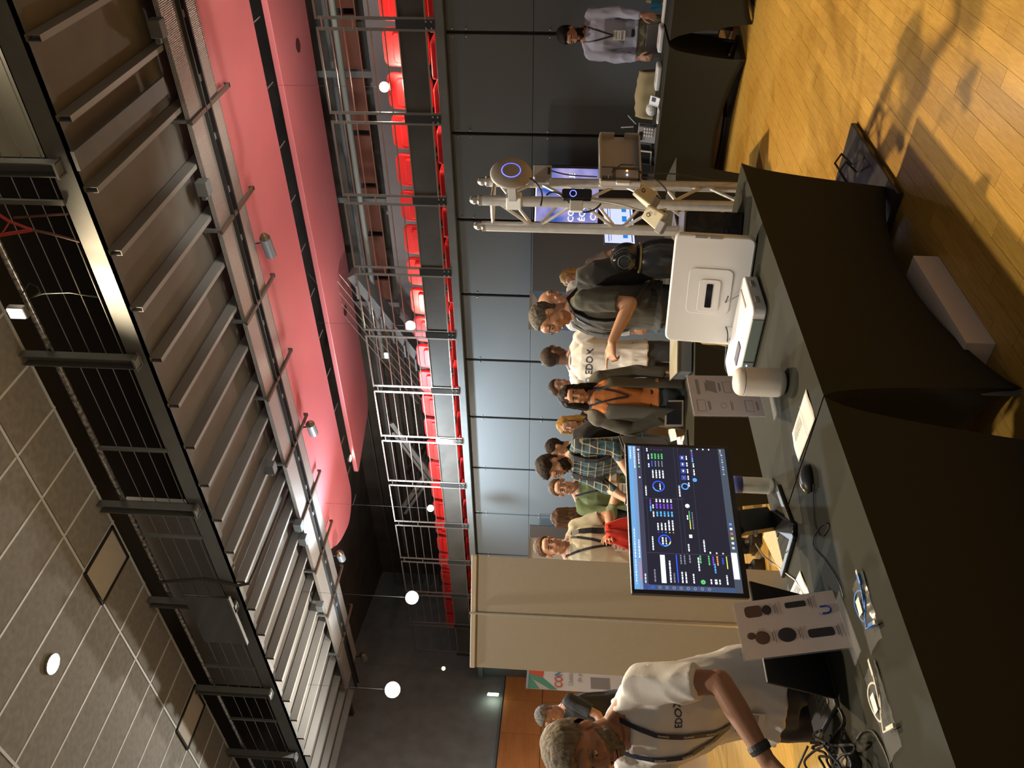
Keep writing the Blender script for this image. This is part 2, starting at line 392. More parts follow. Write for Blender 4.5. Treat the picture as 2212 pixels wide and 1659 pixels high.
M_scuff = mat('scuffed_pipe', (0.45, 0.45, 0.44), 0.25, 0.9, var=0.9, scale=22)
rb(MB().tube([(5.74, -1, 6.59), (5.74, 16, 6.59)], 0.03, 12), 'handrail', M_scuff, smooth='auto')
for z in (6.375, 6.21, 6.045, 5.878):
    rb(MB().tube([(5.75, -1, z), (5.75, 16, z)], 0.0045, 6), 'wire', M_chrome)
# back of the gallery
tag(MB().box((8.1, 5.0, 6.6), (0.1, 26, 1.7)).build('wall_gallery', mat('gallery_black', (0.06, 0.052, 0.042), 0.9)), kind='structure')
tag(MB().box((7.0, 5.0, 7.42), (2.6, 26, 0.06)).build('ceiling_gallery', MATS['gallery_black']), kind='structure')
tag(MB().box((5.78, 5.0, 7.2), (0.04, 26, 0.5)).build('trim_5', MATS['gallery_black']), kind='structure')
gp = MB().box((6.5, 10.0, 6.46), (0.06, 4.6, 1.48)).build('gallery_partition', mat('grey_board', (0.42, 0.40, 0.38), 0.8, var=0.06, scale=2), bevel=0.004); tag(gp, 'plain grey board wall standing behind the wires of the overhead gallery', 'partition')
gq = MB().box((6.7, 0.95, 6.50), (0.06, 4.3, 1.56)).build('gallery_partition', mat('cream_board', (0.42, 0.38, 0.27), 0.7, var=0.06, scale=2), bevel=0.004); tag(gq, 'yellowish lit board wall behind the gallery wires in the photo corner', 'partition')
area((6.15, 1.2, 6.9), (6.7, 1.0, 6.2), 0.5, 45, WHITE)
ft = empty('fluorescent_tube', (6.625, 2.78, 6.28), 0, 'short lit tube fixed on the yellowish wall behind the gallery wires', 'lamp')
MB().tube([(0, 0, -0.16), (0, 0, 0.16)], 0.018, 10).build('tube', lamp_mat('tube_glow', (1, 0.95, 0.6), 4), ft); MB().box((0.03, 0, 0), (0.03, 0.05, 0.36)).build('holder', M_black, ft)
# black panel leaning on the gallery rail
bs = empty('hanging_panel', (5.60, 8.98, 6.0), 0, 'glossy black rectangular panel hanging outside the overhead railing', 'panel')
MB().box((0, 0, 0), (0.03, 1.06, 0.58)).build('panel', mat('gloss_black', (0.03, 0.032, 0.035), 0.15), bs, bevel=0.006)
MB().box((0.0, 0, -0.30), (0.05, 1.06, 0.02)).build('lower_rail', M_steel, bs)
for y in (-0.3, 0.3): MB().bar((0.02, y, -0.3), (0.12, y, -0.2), 0.03, 0.02).build('clamp', M_black, bs)
# bent conduit under the deck
cd = MB().tube([AX(345, 1257, 5.68), AX(440, 1250, 5.68), (5.72, 8.36, 5.6), (5.76, 8.36, 5.47), (5.95, 8.36, 5.46), (7.4, 8.4, 5.46)], 0.02, 8).build('conduit', mat('dark_pipe', (0.06, 0.055, 0.05), 0.4, 0.5), smooth='auto'); tag(cd, 'dark bent conduit pipe running over the gallery edge and along a joist', 'pipe')
# things on the gallery rail
wl = empty('work_light', (5.62, 4.12, 6.62), 0, 'small bright white work light clamped on the gallery handrail', 'lamp')
MB().box((0, 0, 0), (0.06, 0.12, 0.16)).build('housing', M_chrome, wl, bevel=0.006); MB().box((-0.035, 0, 0), (0.01, 0.10, 0.14)).build('lens', lamp_mat('work_glow', (1, 0.97, 0.8), 3), wl)
MB().tube([(0.03, 0, 0), (0.1, 0.06, -0.02)], 0.01, 8).build('clamp', M_black, wl)
sm = MB()
for a, b in (((-5, 462), (20, 478)), ((20, 478), (70, 497)), ((0, 512), (20, 480)), ((0, 508), (68, 497))): sm.bar(AX(*a, 5.66), AX(*b, 5.66), 0.03, 0.008)
sg = empty('lashing_strap', (5.66, 3.4, 6.4), 0, 'red webbing slings hooked behind the gallery railing wires', 'strap'); o = sm.build('webbing', mat('strap_red', (0.5, 0.06, 0.05), 0.7), sg); o.data.transform(Matrix.Translation((-5.66, -3.4, -6.4)))
o = MB().tube([AX(70, 497, 5.66), AX(110, 505, 5.7), AX(172, 522, 5.76)], 0.012, 6).tube([AX(30, 470, 5.66), AX(90, 466, 5.7), AX(148, 462, 5.76)], 0.012, 6).build('cord', mat('cord_brown', (0.12, 0.06, 0.05), 0.7), sg); o.data.transform(Matrix.Translation((-5.66, -3.4, -6.4)))
# hanging loop cable by work light
lc = MB().tube([AX(x, y, 5.6) for x, y in ((45, 640), (62, 612), (80, 618), (88, 632), (60, 645), (95, 634), (150, 632), (212, 642))], 0.006, 6).build('loose_cable', M_black, smooth=True); tag(lc, 'loose thin cable looped from the work light along the gallery wires', 'cable')
lg = MB().box((0, 0, 0), (0.01, 0.22, 0.15)).build('red_sign', mat('sign_red', (0.35, 0.06, 0.05), 0.6), M=Matrix.Translation(AX(238, 889, 8.045))); tag(lg, 'small red and white notice on the black wall behind the gallery wires', 'sign')
MB().box((-0.008, 0.02, -0.01), (0.006, 0.12, 0.05)).build('white_field', mat('sign_white', (0.6, 0.55, 0.5), 0.6), lg)

# ------------------------------------------------------------------ catwalk with perforated plates
ZC = 5.447
M_perf = mat('perforated_steel', (0.46, 0.44, 0.42), 0.4, 0.65, var=0.12, scale=60)
nt = M_perf.node_tree; vb = nt.nodes.new('ShaderNodeTexVoronoi'); vb.inputs['Scale'].default_value = 55; vb.inputs['Randomness'].default_value = 0.0
tcn = nt.nodes['Texture Coordinate']; nt.links.new(tcn.outputs['Object'], vb.inputs['Vector']); bpn = nt.nodes.new('ShaderNodeBump'); bpn.inputs['Strength'].default_value = 0.9; bpn.inputs['Distance'].default_value = 0.008
nt.links.new(vb.outputs['Distance'], bpn.inputs['Height']); nt.links.new(bpn.outputs[0], nt.nodes['Principled BSDF'].inputs['Normal'])
cw = empty('catwalk', (7.9, 7.5, ZC), 0, 'long perforated steel cable tray hung on brackets below the joists', 'catwalk')
ci = Matrix.Translation((-7.9, -7.5, -ZC))
def cb(mb, name, m, **k):
    o = mb.build(name, m, cw, **k); o.data.transform(ci); return o
for k in range(-4, 9):
    y0 = 3.07+1.234*k
    cb(MB().box((7.69, y0+0.617, ZC), (0.34, 1.225, 0.006)).box((7.52, y0+0.617, ZC+0.02), (0.006, 1.225, 0.05)), 'deck_plate', M_perf)
    cb(MB().box((8.13, y0+0.617, ZC), (0.30, 1.225, 0.006)).box((8.29, y0+0.617, ZC+0.02), (0.006, 1.225, 0.05)), 'deck_plate', M_perf)
    cb(MB().box((8.02, y0, ZC-0.025), (1.1, 0.045, 0.03)).box((8.56, y0, ZC-0.01), (0.02, 0.05, 0.06)), 'bracket', mat('rust_steel', (0.13, 0.09, 0.07), 0.6, 0.3))
    cb(MB().box((7.51, y0, ZC+0.095), (0.035, 0.035, 0.2)), 'hanger', M_steel)
cb(MB().box((7.86, 7.0, ZC-0.02), (0.02, 15.5, 0.05)), 'rail', M_black); cb(MB().box((7.98, 7.0, ZC-0.02), (0.03, 15.5, 0.05)), 'rail', M_black)
for k in range(22):
    y = -0.5+0.617*k; cb(MB().box((7.92, y+0.2, ZC+0.01), (0.10, 0.07, 0.05)), 'cross_clip', M_galv)
for (x, y) in ((340, 60), (440, 405), (585, 1010), (645, 1135), (655, 1165), (692, 1310)):
    p = AZ(x, y, ZC+0.01); c = MB().box((0, 0, 0), (0.12, 0.16, 0.12)).box((0, 0.1, 0.02), (0.05, 0.08, 0.05)).build('junction_box', M_steel, cw, bevel=0.006); c.location = p-Vector((7.9, 7.5, ZC))
# cylinder spotlights hanging from the catwalk
def cyl_spot(x, y, X, label, L=0.20):
    p = AX(x, y, X); e = empty('cylinder_spotlight', p, 0, label, 'spotlight')
    A = Vector((0.22, 0.97, 0)); M = A.to_track_quat('Z', 'Y').to_matrix().to_4x4()
    MB().lathe([(0.068, -L*0.3), (0.068, L*0.75), (0.062, L*0.75), (0.060, L*0.4), (0.0, L*0.38)], 28, M).build('barrel', mat('spot_grey', (0.20, 0.23, 0.26), 0.4, 0.2), e, smooth='auto')
    MB().lathe([(0.001, -L*0.62), (0.045, -L*0.45), (0.066, -L*0.32), (0.066, -L*0.3)], 28, M).build('end_cap', mat('spot_cap', (0.20, 0.16, 0.11), 0.3, 0.6), e, smooth='auto')
    MB().tube([(0, 0, 0.05), (-0.02, 0, 0.11), (-0.05, 0, 0.2), (-0.10, 0, 0.36)], 0.013, 8).box((-0.10, 0, 0.30), (0.06, 0.06, 0.05)).build('yoke', M_black, e)
cyl_spot(576, 525, 8.40, 'grey cylinder spotlight on the catwalk edge, nearest the photo top', 0.28)
cyl_spot(672, 922, 8.40, 'grey cylinder spotlight on the catwalk edge with a glare on the pink panel', 0.24)
cyl_spot(735, 1199, 8.40, 'pale cylinder spotlight on the catwalk edge at the rounded end of the pink panel', 0.22)
cyl_spot(784, 1417, 8.40, 'pale cylinder spotlight on the catwalk edge, farthest along beside the bright flood', 0.2)

# ------------------------------------------------------------------ pink ceiling clouds
def rounded(poly, r=0.3, seg=5):
    out = []
    for i, p in enumerate(poly):
        a = Vector((*poly[i-1], 0)); b = Vector((*p, 0)); c = Vector((*poly[(i+1) % len(poly)], 0))
        rr = min(r, (a-b).length*0.45, (c-b).length*0.45); p0 = b+(a-b).normalized()*rr; p1 = b+(c-b).normalized()*rr
        for k in range(seg+1):
            t = k/seg; q = p0*(1-t)**2+b*2*t*(1-t)+p1*t*t; out.append((q.x, q.y))
    return out
pa = empty('ceiling_cloud', (9.0, 5, 5.5), 0, 'wide pink painted ceiling panel beside the catwalk', 'ceiling panel')
o = MB().prism(rounded([(8.0, -3), (9.88, -3), (9.90, 10.2), (9.94, 11.3), (9.55, 11.68), (8.85, 11.45), (8.42, 11.08), (8.0, 10.7)], 0.35), 5.5, 5.60).build('panel', M_pink, pa, bevel=0.02, seg=3); o.data.transform(Matrix.Translation((-9, -5, -5.5)))
pb = empty('ceiling_cloud', (10.9, 5, 5.38), 0, 'narrower salmon pink ceiling panel above the balcony railing, behind the wide one', 'ceiling panel')
o = MB().prism(rounded([(10.14, -3), (11.68, -3), (11.55, 9.95), (11.35, 10.45), (10.14, 10.98)], 0.12), 5.38, 5.46).build('panel', M_pink, pb, bevel=0.01, seg=2); o.data.transform(Matrix.Translation((-10.9, -5, -5.38)))
for (x, y) in ((644, 98), (746, 671)):
    p = AZ(x, y, 5.377); MB().lathe([(0.001, 0.002), (0.085, 0.002), (0.095, -0.003), (0.09, 0.004)], 24).build('recessed_hole', mat('hole_dark', (0.10, 0.03, 0.03), 0.6), pb, M=Matrix.Translation(p-Vector((10.9, 5, 5.38))))
for i in range(14):
    y = 1.2+i*0.8; MB().tube([(9.9, y, 5.52), (10.16, y, 5.52)], 0.008, 6).build('tie_rod', M_galv, pb, M=Matrix.Translation((-10.9, -5, -5.38)))
e = downlight(AZ(755, 990, 5.46), 0.06, 'small glaring yellow lamp in the gap between the two pink ceiling panels', L_warm)

# ------------------------------------------------------------------ balcony railing sections
M_rail = mat('rail_steel', (0.30, 0.285, 0.26), 0.35, 0.8)
def rail_section():
    e = empty('balcony_railing', (9.3, 0, 3.2)); W = 1.0
    MB().box((0, 0.015, 0.675), (0.012, 0.035, 1.35)).build('post', M_rail, e); MB().box((0, W-0.015, 0.675), (0.012, 0.035, 1.35)).build('post', M_rail, e)
    MB().box((0, W/2, 1.35), (0.03, W, 0.02)).build('top_rail', M_rail, e)
    for z in (1.20, 1.045, 0.89, 0.735, 0.575, 0.415): MB().tube([(0, 0, z), (0, W, z)], 0.008, 8).build('rail', M_rail, e)
    MB().tube([(0, 0, 0.1), (0, W, 0.1)], 0.012, 8).build('rail', M_rail, e)
    MB().box((0.012, W/2, 0.26), (0.01, W-0.05, 0.30)).build('infill_panel', M_infill, e)
    MB().box((0.0, W+0.045, 0.22), (0.03, 0.10, 0.44)).build('mounting_plate', MATS['gloss_black'], e)
    for z in (1.29, 0.93): MB().tube([(0, W-0.02, z), (0, W+0.11, z)], 0.010, 8).build('spacer', M_rail, e)
    for z in (0.03, 0.09): MB().ell((-0.02, W+0.01, z), (0.012, 0.012, 0.012), n=8, m=6).ell((-0.02, W+0.08, z), (0.012, 0.012, 0.012), n=8, m=6).build('bolt', M_rail, e, smooth=True)
    return e
r0 = rail_section(); c = 0
for k in range(-2, 11):
    lb = '%s section of the chrome balcony railing counted from the photo top edge' % ORD[c]
    o = r0 if k == -2 else dup(r0)
    o.location = (9.3, 3.755+1.09*k, 3.2); tag(o, lb, 'railing', 'railing sections along the red seat balcony'); c += 1

# ------------------------------------------------------------------ red seats
def seat():
    e = empty('theatre_seat', (10, 0, 2.83))
    b = MB().rbox((0, 0, 0), (0.47, 0.60, 0.07), 0.09).build('backrest', M_red, e, smooth='auto', bevel=0.02, seg=3)
    b.matrix_local = Matrix.Translation((0.10, 0.26, 0.87)) @ Matrix.Rotation(math.radians(-90), 4, 'Y') @ Matrix.Rotation(math.radians(90), 4, 'Z') @ Matrix.Rotation(math.radians(8), 4, 'X')
    MB().rbox((0, 0, 0), (0.36, 0.40, 0.05), 0.05).build('back_cushion', M_red, e, smooth='auto', bevel=0.015, M=Matrix.Translation((0.055, 0.26, 0.84)) @ Matrix.Rotation(math.radians(-90), 4, 'Y') @ Matrix.Rotation(math.radians(90), 4, 'Z') @ Matrix.Rotation(math.radians(8), 4, 'X'))
    MB().rbox((-0.18, 0.26, 0.44), (0.44, 0.46, 0.10), 0.06).build('seat_pan', M_red, e, smooth='auto', bevel=0.02, seg=3)
    MB().box((-0.05, 0.26, 0.2), (0.08, 0.30, 0.40)).build('pedestal', M_black, e, bevel=0.01)
    MB().box((-0.10, 0.52, 0.62), (0.30, 0.035, 0.04)).box((0.02, 0.52, 0.35), (0.04, 0.03, 0.60)).build('armrest', mat('black_plastic', (0.02, 0.02, 0.022), 0.45), e, bevel=0.006)
    return e
s0 = seat(); c = 0
for k in range(-4, 22):
    o = s0 if k == -4 else dup(s0)
    o.location = (10, 3.954+0.545*k, 2.83); tag(o, '%s red theatre seat of the balcony row counted from the photo top edge' % ORD[c], 'seat', 'red theatre seats on the balcony'); c += 1
# ledge and pipes behind the seats
tag(MB().box((11.6, 3.8, 4.15), (0.3, 10.0, 0.75)).build('trim_4', mat('ledge_grey', (0.14, 0.14, 0.145), 0.7)), kind='structure')
pp = MB().tube([(11.5, 0, 4.97), (11.5, 9.2, 4.97)], 0.045, 12).build('overhead_pipe', mat('pipe_green', (0.20, 0.24, 0.225), 0.5), smooth='auto'); tag(pp, 'pale green grey pipe running behind the balcony railing above the seats', 'pipe')
p2 = MB().tube([(12.2, 0, 5.3), (12.2, 16, 5.3)], 0.04, 10).build('overhead_pipe', M_steel, smooth='auto'); tag(p2, 'thin dark pipe high on the rear wall behind the pale green pipe', 'pipe')
bn = MB()
for i in range(9): bn.box((12.6, 1.0+i*0.95, 5.1), (0.06, 0.85, 0.3))
o = bn.build('rear_board', mat('brown_board', (0.20, 0.07, 0.045), 0.7)); tag(o, 'reddish brown boards in the gloom behind the pale pipe', 'board')
for i, y in enumerate((2.2, 4.1, 6.2, 8.3)):
    o = MB().box((12.0, y, 5.2), (0.10, 0.10, 1.6)).box((11.8, y, 4.55), (0.5, 0.06, 0.06)).build('steel_column', M_steel, bevel=0.005); tag(o, '%s dark steel column behind the balcony seats counted from the photo top edge' % ORD[i], 'column', 'dark columns behind the balcony')
gs = empty('exit_sign', AX(835, 768, 10.6), 0, 'small green and white exit light glowing behind the balcony railing', 'sign')
MB().box((0, 0, 0), (0.03, 0.10, 0.07)).build('face', lamp_mat('exit_green', (0.5, 1, 0.75), 6), gs); MB().box((0.02, 0, 0), (0.02, 0.13, 0.1)).build('housing', M_black, gs)
# stairs at the end of the balcony
sr = empty('balcony_stairs', (11.0, 7.0, 2.83), 0, 'grey metal staircase with wire rails rising behind the seats', 'stairs')
MB().bar((0, 0.0, 2.3), (0, 2.6, 0.8), 0.3, 0.14).build('stringer', M_steel, sr)
for i in range(5): MB().tube([(-0.1, 0.0, 2.5+i*0.13), (-0.1, 2.8, 0.9+i*0.13)], 0.008, 6).build('rail', M_chrome, sr)
for i in range(8): MB().box((0, 0.25+i*0.3, 2.2-i*0.17), (0.5, 0.26, 0.03)).build('tread', M_steel, sr)
# far lighting bars and bleacher lines in the dim end
for i in range(9):
    o = MB().tube([(12.6, 9.0, 3.9+i*0.24), (12.6, 18.5, 3.9+i*0.24)], 0.016, 6).build('dim_rail', M_steel); tag(o, '%s thin grey rail in the dim far hall end, counted upward' % ORD[i], 'rail', 'thin rails in the dim far end')
for i, (a, b) in enumerate((((11.2, 10.6, 4.9), (11.2, 13.2, 3.7)), ((11.4, 13.3, 4.95), (11.4, 11.0, 3.7)))):
    o = MB().bar(a, b, 0.06, 0.10).bar(Vector(a)+Vector((0, 0.25, 0)), Vector(b)+Vector((0, 0.25, 0)), 0.05, 0.06).build('stair_stringer', M_galv); tag(o, ('bright sloping stair stringer crossing behind the far seats', 'second sloping stringer leaning the other way behind the far seats')[i], 'stair part')
# bright floods in the haze
def flood(x, y, d, r, label, power, m):
    p = D(x, y, d); e = empty('stage_flood', p, 0, label, 'floodlight'); dr = (C0-p).normalized(); M = dr.to_track_quat('Z', 'Y').to_matrix().to_4x4()
    MB().lathe([(0.0, 0.015), (r*0.8, 0.012), (r, 0.0)], 24, M).build('lens', m, e, smooth=True)
    MB().lathe([(r, 0.004), (r*1.15, 0.02), (r*1.2, 0.0), (r*1.1, -0.12), (r*0.6, -0.2), (0.001, -0.2)], 24, M).build('housing', M_black, e, smooth='auto')
    MB().tube([(0, 0, r), (0, 0, max(0.4, 6.3-p.z))], 0.002, 6).build('yoke', M_black, e)
    pt = bpy.data.lights.new('flood', 'POINT'); pt.energy = power; pt.color = WHITE; pt.shadow_soft_size = 0.05
    o = bpy.data.objects.new('flood', pt); COL.objects.link(o); o.location = p+dr*0.15
flood(848, 1490, 13.0, 0.11, 'largest glaring white floodlight hanging in the dim far end', 280, L_white)
flood(890, 1291, 12.6, 0.09, 'glaring floodlight in front of the far end of the balcony railing', 180, L_white)
flood(886, 704, 12.3, 0.07, 'glaring warm spotlight among the middle red seats', 40, L_warm)
flood(830, 188, 9.9, 0.055, 'glaring warm spotlight in front of the red seats near the photo top', 36, L_warm)
flood(930, 1098, 13.2, 0.05, 'small warm spotlight behind the far red seats', 10, L_warm)
flood(958, 1444, 15.0, 0.035, 'tiny orange lamp on the slate wall past the balcony end', 3, lamp_mat('lamp_dim', (1, 0.7, 0.3), 10))
nE = Vector((-EX.y, EX.x, 0)); ex = empty('exit_sign', C0+ray(1065, 1500)*((EY+Vector((0, 0, H))-C0-nE*0.12*(1 if nE.dot(EY) > 0 else -1)).dot(nE)/ray(1065, 1500).dot(nE)), math.atan2(0.6, -0.8), 'lit square exit sign on the slate wall above the orange boards', 'sign')
MB().box((0, 0, 0), (0.03, 0.24, 0.24)).build('face', lamp_mat('exit_white', (0.85, 1, 0.75), 5), ex, bevel=0.005)
# exhibition boards in front of the back wall
for (y0, y1, z1, lb) in ((4.22, 6.32, 2.06, 'wide dark exhibition board standing against the grey wall behind the metal truss'), (11.1, 11.78, 2.06, 'narrow black board against the pale wall by the man in beige')):
    e = empty('exhibition_board', (9.2, (y0+y1)/2, 0), 0, lb, 'board')
    MB().box((0, 0, z1/2+0.01), (0.03, y1-y0, z1-0.02)).build('board', mat('board_brown', (0.045, 0.035, 0.030), 0.75), e, bevel=0.003)
    for s in (-1, 1): MB().box((0, s*(y1-y0)/2*0.9, 0.01), (0.24, 0.05, 0.02)).build('foot', M_black, e)
# ================================================================== TABLES AND OBJECTS
M_cloth = mat('stretch_cloth', (0.027, 0.0268, 0.0185), 0.85, bump=0.15, scale=400, spec=0.2)
M_white = mat('white_plastic', (0.78, 0.77, 0.76), 0.4)
M_grey = mat('grey_plastic', (0.30, 0.30, 0.30), 0.45)
M_bplas = mat('black_plastic', (0.02, 0.02, 0.022), 0.35)
M_paper = mat('paper', (0.80, 0.76, 0.70), 0.8)
M_ink = mat('ink', (0.05, 0.05, 0.07), 0.7)
M_cable = mat('cable_black', (0.02, 0.02, 0.02), 0.5)
M_glass = mat('screen_black', (0.01, 0.01, 0.012), 0.12)
TZ = 0.74
def cloth_table(loc, rz, L, W, label, hgt=TZ, arch=0.15, inset=0.14, ytuck=0.05):
    e = empty('draped_table', loc, rz, label, 'table')
    MB().rbox((0, 0, hgt-0.022), (L-0.09, W-0.05, 0.036), 0.02).build('tabletop', M_bplas, e)
    for sx in (-1, 1):
        for sy in (-1, 1): MB().tube([(sx*(L/2-inset-0.01), sy*(W/2-ytuck-0.03), 0.0), (sx*(L/2-inset-0.01), sy*(W/2-ytuck-0.03), hgt-0.04)], 0.014, 8).build('leg', M_steel, e)
    m = MB(); n, r = 28, 12
    cor = [(-1, -1), (1, -1), (1, 1), (-1, 1)]; vs = []
    for v in range(r+1):
        t = v/r
        for s in range(4):
            a, b = cor[s], cor[(s+1) % 4]
            for k in range(n):
                u = k/n; g = math.sin(math.pi*u)**0.75 if 0 < u < 1 else 0
                hh = arch if s % 2 == 0 else arch*0.8
                zb = hh*g+0.004; z = hgt+0.003-(hgt+0.003-zb)*t
                q = max(0.0, 1-z/hgt); fx = inset*q**0.55; fy = ytuck*q**0.8
                px = a[0]+(b[0]-a[0])*u; py = a[1]+(b[1]-a[1])*u
                pull = 0.05*g*t
                x = px*(L/2-fx); y = py*(W/2-fy)
                if s % 2 == 0: y -= py*pull
                else: x -= px*pull
                vs.append((x, y, z))
    N = 4*n; fs = [(v*N+k, v*N+(k+1) % N, (v+1)*N+(k+1) % N, (v+1)*N+k) for v in range(r) for k in range(N)]
    m.add(vs, fs); fs = [tuple(range(N))]; m.f.append(tuple(range(N))); m.mi.append(0)
    c = m.build('stretch_cover', M_cloth, e, smooth='auto'); sd = c.modifiers.new('t', 'SOLIDIFY'); sd.thickness = 0.002
    return e
cloth_table((3.05, 2.175, 0), 0, 1.86, 0.77, 'near table under a black stretch cover, holding the white cases and capsule speaker')
cloth_table((1.16, 2.175, 0), 0, 1.90, 0.77, 'nearest table under a black stretch cover, holding the mouse, leaflet stand and cables')
cloth_table((8.10, 3.27, 0), math.pi/2, 1.85, 0.74, 'far black covered table along the wall, carrying the desk phone and small displays')
cloth_table((8.10, 1.37, 0), math.pi/2, 1.85, 0.74, 'far black covered table behind which the man in the light blue shirt stands')
e0 = Vector((-0.75, 0.66, 0)).normalized(); n0 = Vector((0.66, 0.75, 0)).normalized(); P0 = Vector((4.53, 3.36, 0))
bt = P0+e0*0.62+n0*0.20; rzb = math.atan2(e0.y, e0.x)
cloth_table((bt.x, bt.y, 0), rzb, 1.24, 0.42, 'middle black covered table between the speaker table and the standing visitors', hgt=0.70)
gbx = empty('grey_drawer_box', (P0+e0*0.05+n0*0.25).to_tuple()[:2]+(0.705,), rzb, 'grey flat box on the end of the middle table', 'box')
MB().box((0, 0, 0.055), (0.34, 0.36, 0.10)).build('body', mat('slate_grey', (0.16, 0.18, 0.19), 0.6), gbx, bevel=0.004); MB().box((0, 0, 0.108), (0.36, 0.38, 0.008)).build('lid', mat('olive_grey', (0.3, 0.29, 0.22), 0.6), gbx)

# --- monitor
TL, TR, BL, BR = D(1365, 1288, 2.82), D(1350, 960, 3.19), D(1620, 1285, 2.82), D(1575, 960, 3.19)
ex = (TR-TL+BR-BL)/2; ey = (TL-BL+TR-BR)/2; MW, MH = ex.length, ey.length; ctr = (TL+TR+BL+BR)/4
MF = frame(ctr, ex, ey)
mo = empty('monitor', (2.12, 2.46, TZ+0.006), 0, 'large desktop monitor showing a dark network dashboard', 'monitor')
inv = Matrix.Translation((-2.12, -2.46, -TZ-0.006))
def mb_(mb, name, m, M=MF, parent=mo, **k):
    o = mb.build(name, m, parent, **k); o.data.transform(inv @ M); return o
mb_(MB().box((0, 0, -0.012), (MW, MH, 0.022)).box((0, 0, -0.03), (MW*0.8, MH*0.7, 0.03)), 'casing', M_bplas, bevel=0.004)
scr = mb_(MB().box((0, 0.006, 0.0005), (MW-0.03, MH-0.034, 0.002)), 'display', mat('scr_bg', (0.004, 0.004, 0.005), 0.25, emis=(0.020, 0.020, 0.034), es=1.0, spec=0.2))
def em(n, c, s=1.0): return mat('e_'+n, (0, 0, 0), 0.4, emis=c, es=s)
UI = {'tab': (0.13, 0.33, 0.62), 'addr': (0.16, 0.27, 0.46), 'head': (0.045, 0.045, 0.08), 'side': (0.045, 0.075, 0.16), 'blue': (0.03, 0.10, 0.95), 'lblue': (0.10, 0.35, 1.0), 'cyan': (0.10, 0.45, 0.95), 'pur': (0.22, 0.07, 0.75), 'grn': (0.10, 0.55, 0.16), 'yel': (0.85, 0.80, 0.10), 'wht': (0.80, 0.85, 0.95), 'gry': (0.20, 0.21, 0.26), 'line': (0.045, 0.045, 0.07), 'task': (0.055, 0.07, 0.10), 'card': (0.75, 0.85, 0.90), 'red': (0.7, 0.15, 0.2), 'ora': (0.9, 0.35, 0.1)}
GRP = {}
SW, SH = MW-0.03, MH-0.034
def ui(c, u, v, w_, h_, z=0.002, rot=0):
    m = GRP.setdefault(c, MB()); m.box(((u+w_/2-0.5)*SW, (0.5-v-h_/2)*SH+0.006, z), (w_*SW, h_*SH, 0.0006))
def ring(c, u, v, r, a0=0, a1=360, th=0.12, z=0.003):
    m = GRP.setdefault(c, MB()); cx, cy = (u-0.5)*SW, (0.5-v)*SH+0.006; R = r*SH; n = max(2, int(abs(a1-a0)/10)); vs = []; fs = []
    for i in range(n+1):
        a = math.radians(a0+(a1-a0)*i/n)
        for q in (R, R*(1-th*1.6)): vs.append((cx+q*math.cos(a), cy+q*math.sin(a), z))
    for i in range(n): fs.append((2*i, 2*i+2, 2*i+3, 2*i+1))
    m.add(vs, fs)
rnd = random.Random(3)
def words(c, u, v, w_, h_=0.013):
    x = u
    while x < u+w_:
        q = rnd.uniform(0.008, 0.02); ui(c, x, v, min(q, u+w_-x), h_); x += q+0.004
ui('tab', 0, 0, 1, 0.045); ui('addr', 0, 0.045, 1, 0.035); ui('head', 0, 0.08, 1, 0.05); ui('side', 0, 0.08, 0.032, 0.85); ui('task', 0, 0.93, 1, 0.07)
ui('blue', 0, 0.08, 0.035, 0.055); words('wht', 0.03, 0.016, 0.16); words('wht', 0.20, 0.016, 0.2); words('wht', 0.90, 0.016, 0.09); words('red', 0.06, 0.055, 0.12); words('wht', 0.2, 0.055, 0.12); words('wht', 0.83, 0.055, 0.16)
for i in range(9): ring('gry' if i else 'blue', 0.016, 0.17+i*0.065, 0.015, th=0.3)
words('wht', 0.04, 0.10, 0.06); words('wht', 0.86, 0.10, 0.09); ring('grn', 0.84, 0.106, 0.010, th=0.6); ring('wht', 0.97, 0.106, 0.012, th=0.6); ring('wht', 0.76, 0.106, 0.010, th=0.6)
for a in (0.235, 0.61): ui('line', a, 0.135, 0.003, 0.40 if a > .3 else 0.79)
for v in (0.47, 0.51, 0.64): ui('line', 0.24, v, 0.76, 0.003)
ui('line', 0.24, 0.16, 0.76, 0.003)
ui('card', 0.045, 0.255, 0.18, 0.045); words('gry', 0.05, 0.19, 0.08)
words('wht', 0.05, 0.335, 0.14, 0.014); words('gry', 0.05, 0.37, 0.06); ui('blue', 0.05, 0.405, 0.18, 0.010)
for i, v in enumerate((0.445, 0.48)): words('wht', 0.05, v, 0.07); words('gry', 0.17, v, 0.06)
words('wht', 0.05, 0.55, 0.06); words('gry', 0.18, 0.53, 0.05); ring('grn', 0.06, 0.64, 0.022, th=0.5); words('wht', 0.13, 0.61, 0.09); words('grn', 0.18, 0.63, 0.05)
for i, (v, c) in enumerate(((0.71, 'grn'), (0.75, 'pur'), (0.76, 'cyan'), (0.79, 'ora'))): words('wht', 0.05, v, 0.03); words(c, 0.17-0.05*(i == 2), v, 0.06)
words('wht', 0.05, 0.86, 0.06); words('blue', 0.18, 0.84, 0.04); ui('yel', 0.15, 0.88, 0.08, 0.008)
ring('blue', 0.32, 0.31, 0.062, -100, 170); ring('lblue', 0.32, 0.31, 0.062, 170, 230); ring('yel', 0.32, 0.31, 0.062, 230, 260); words('wht', 0.295, 0.285, 0.05, 0.016); words('wht', 0.295, 0.32, 0.05, 0.010)
ring('blue', 0.70, 0.29, 0.062, 0, 360, z=0.0025); ring('lblue', 0.70, 0.29, 0.062, 100, 180); words('wht', 0.675, 0.30, 0.045, 0.011)
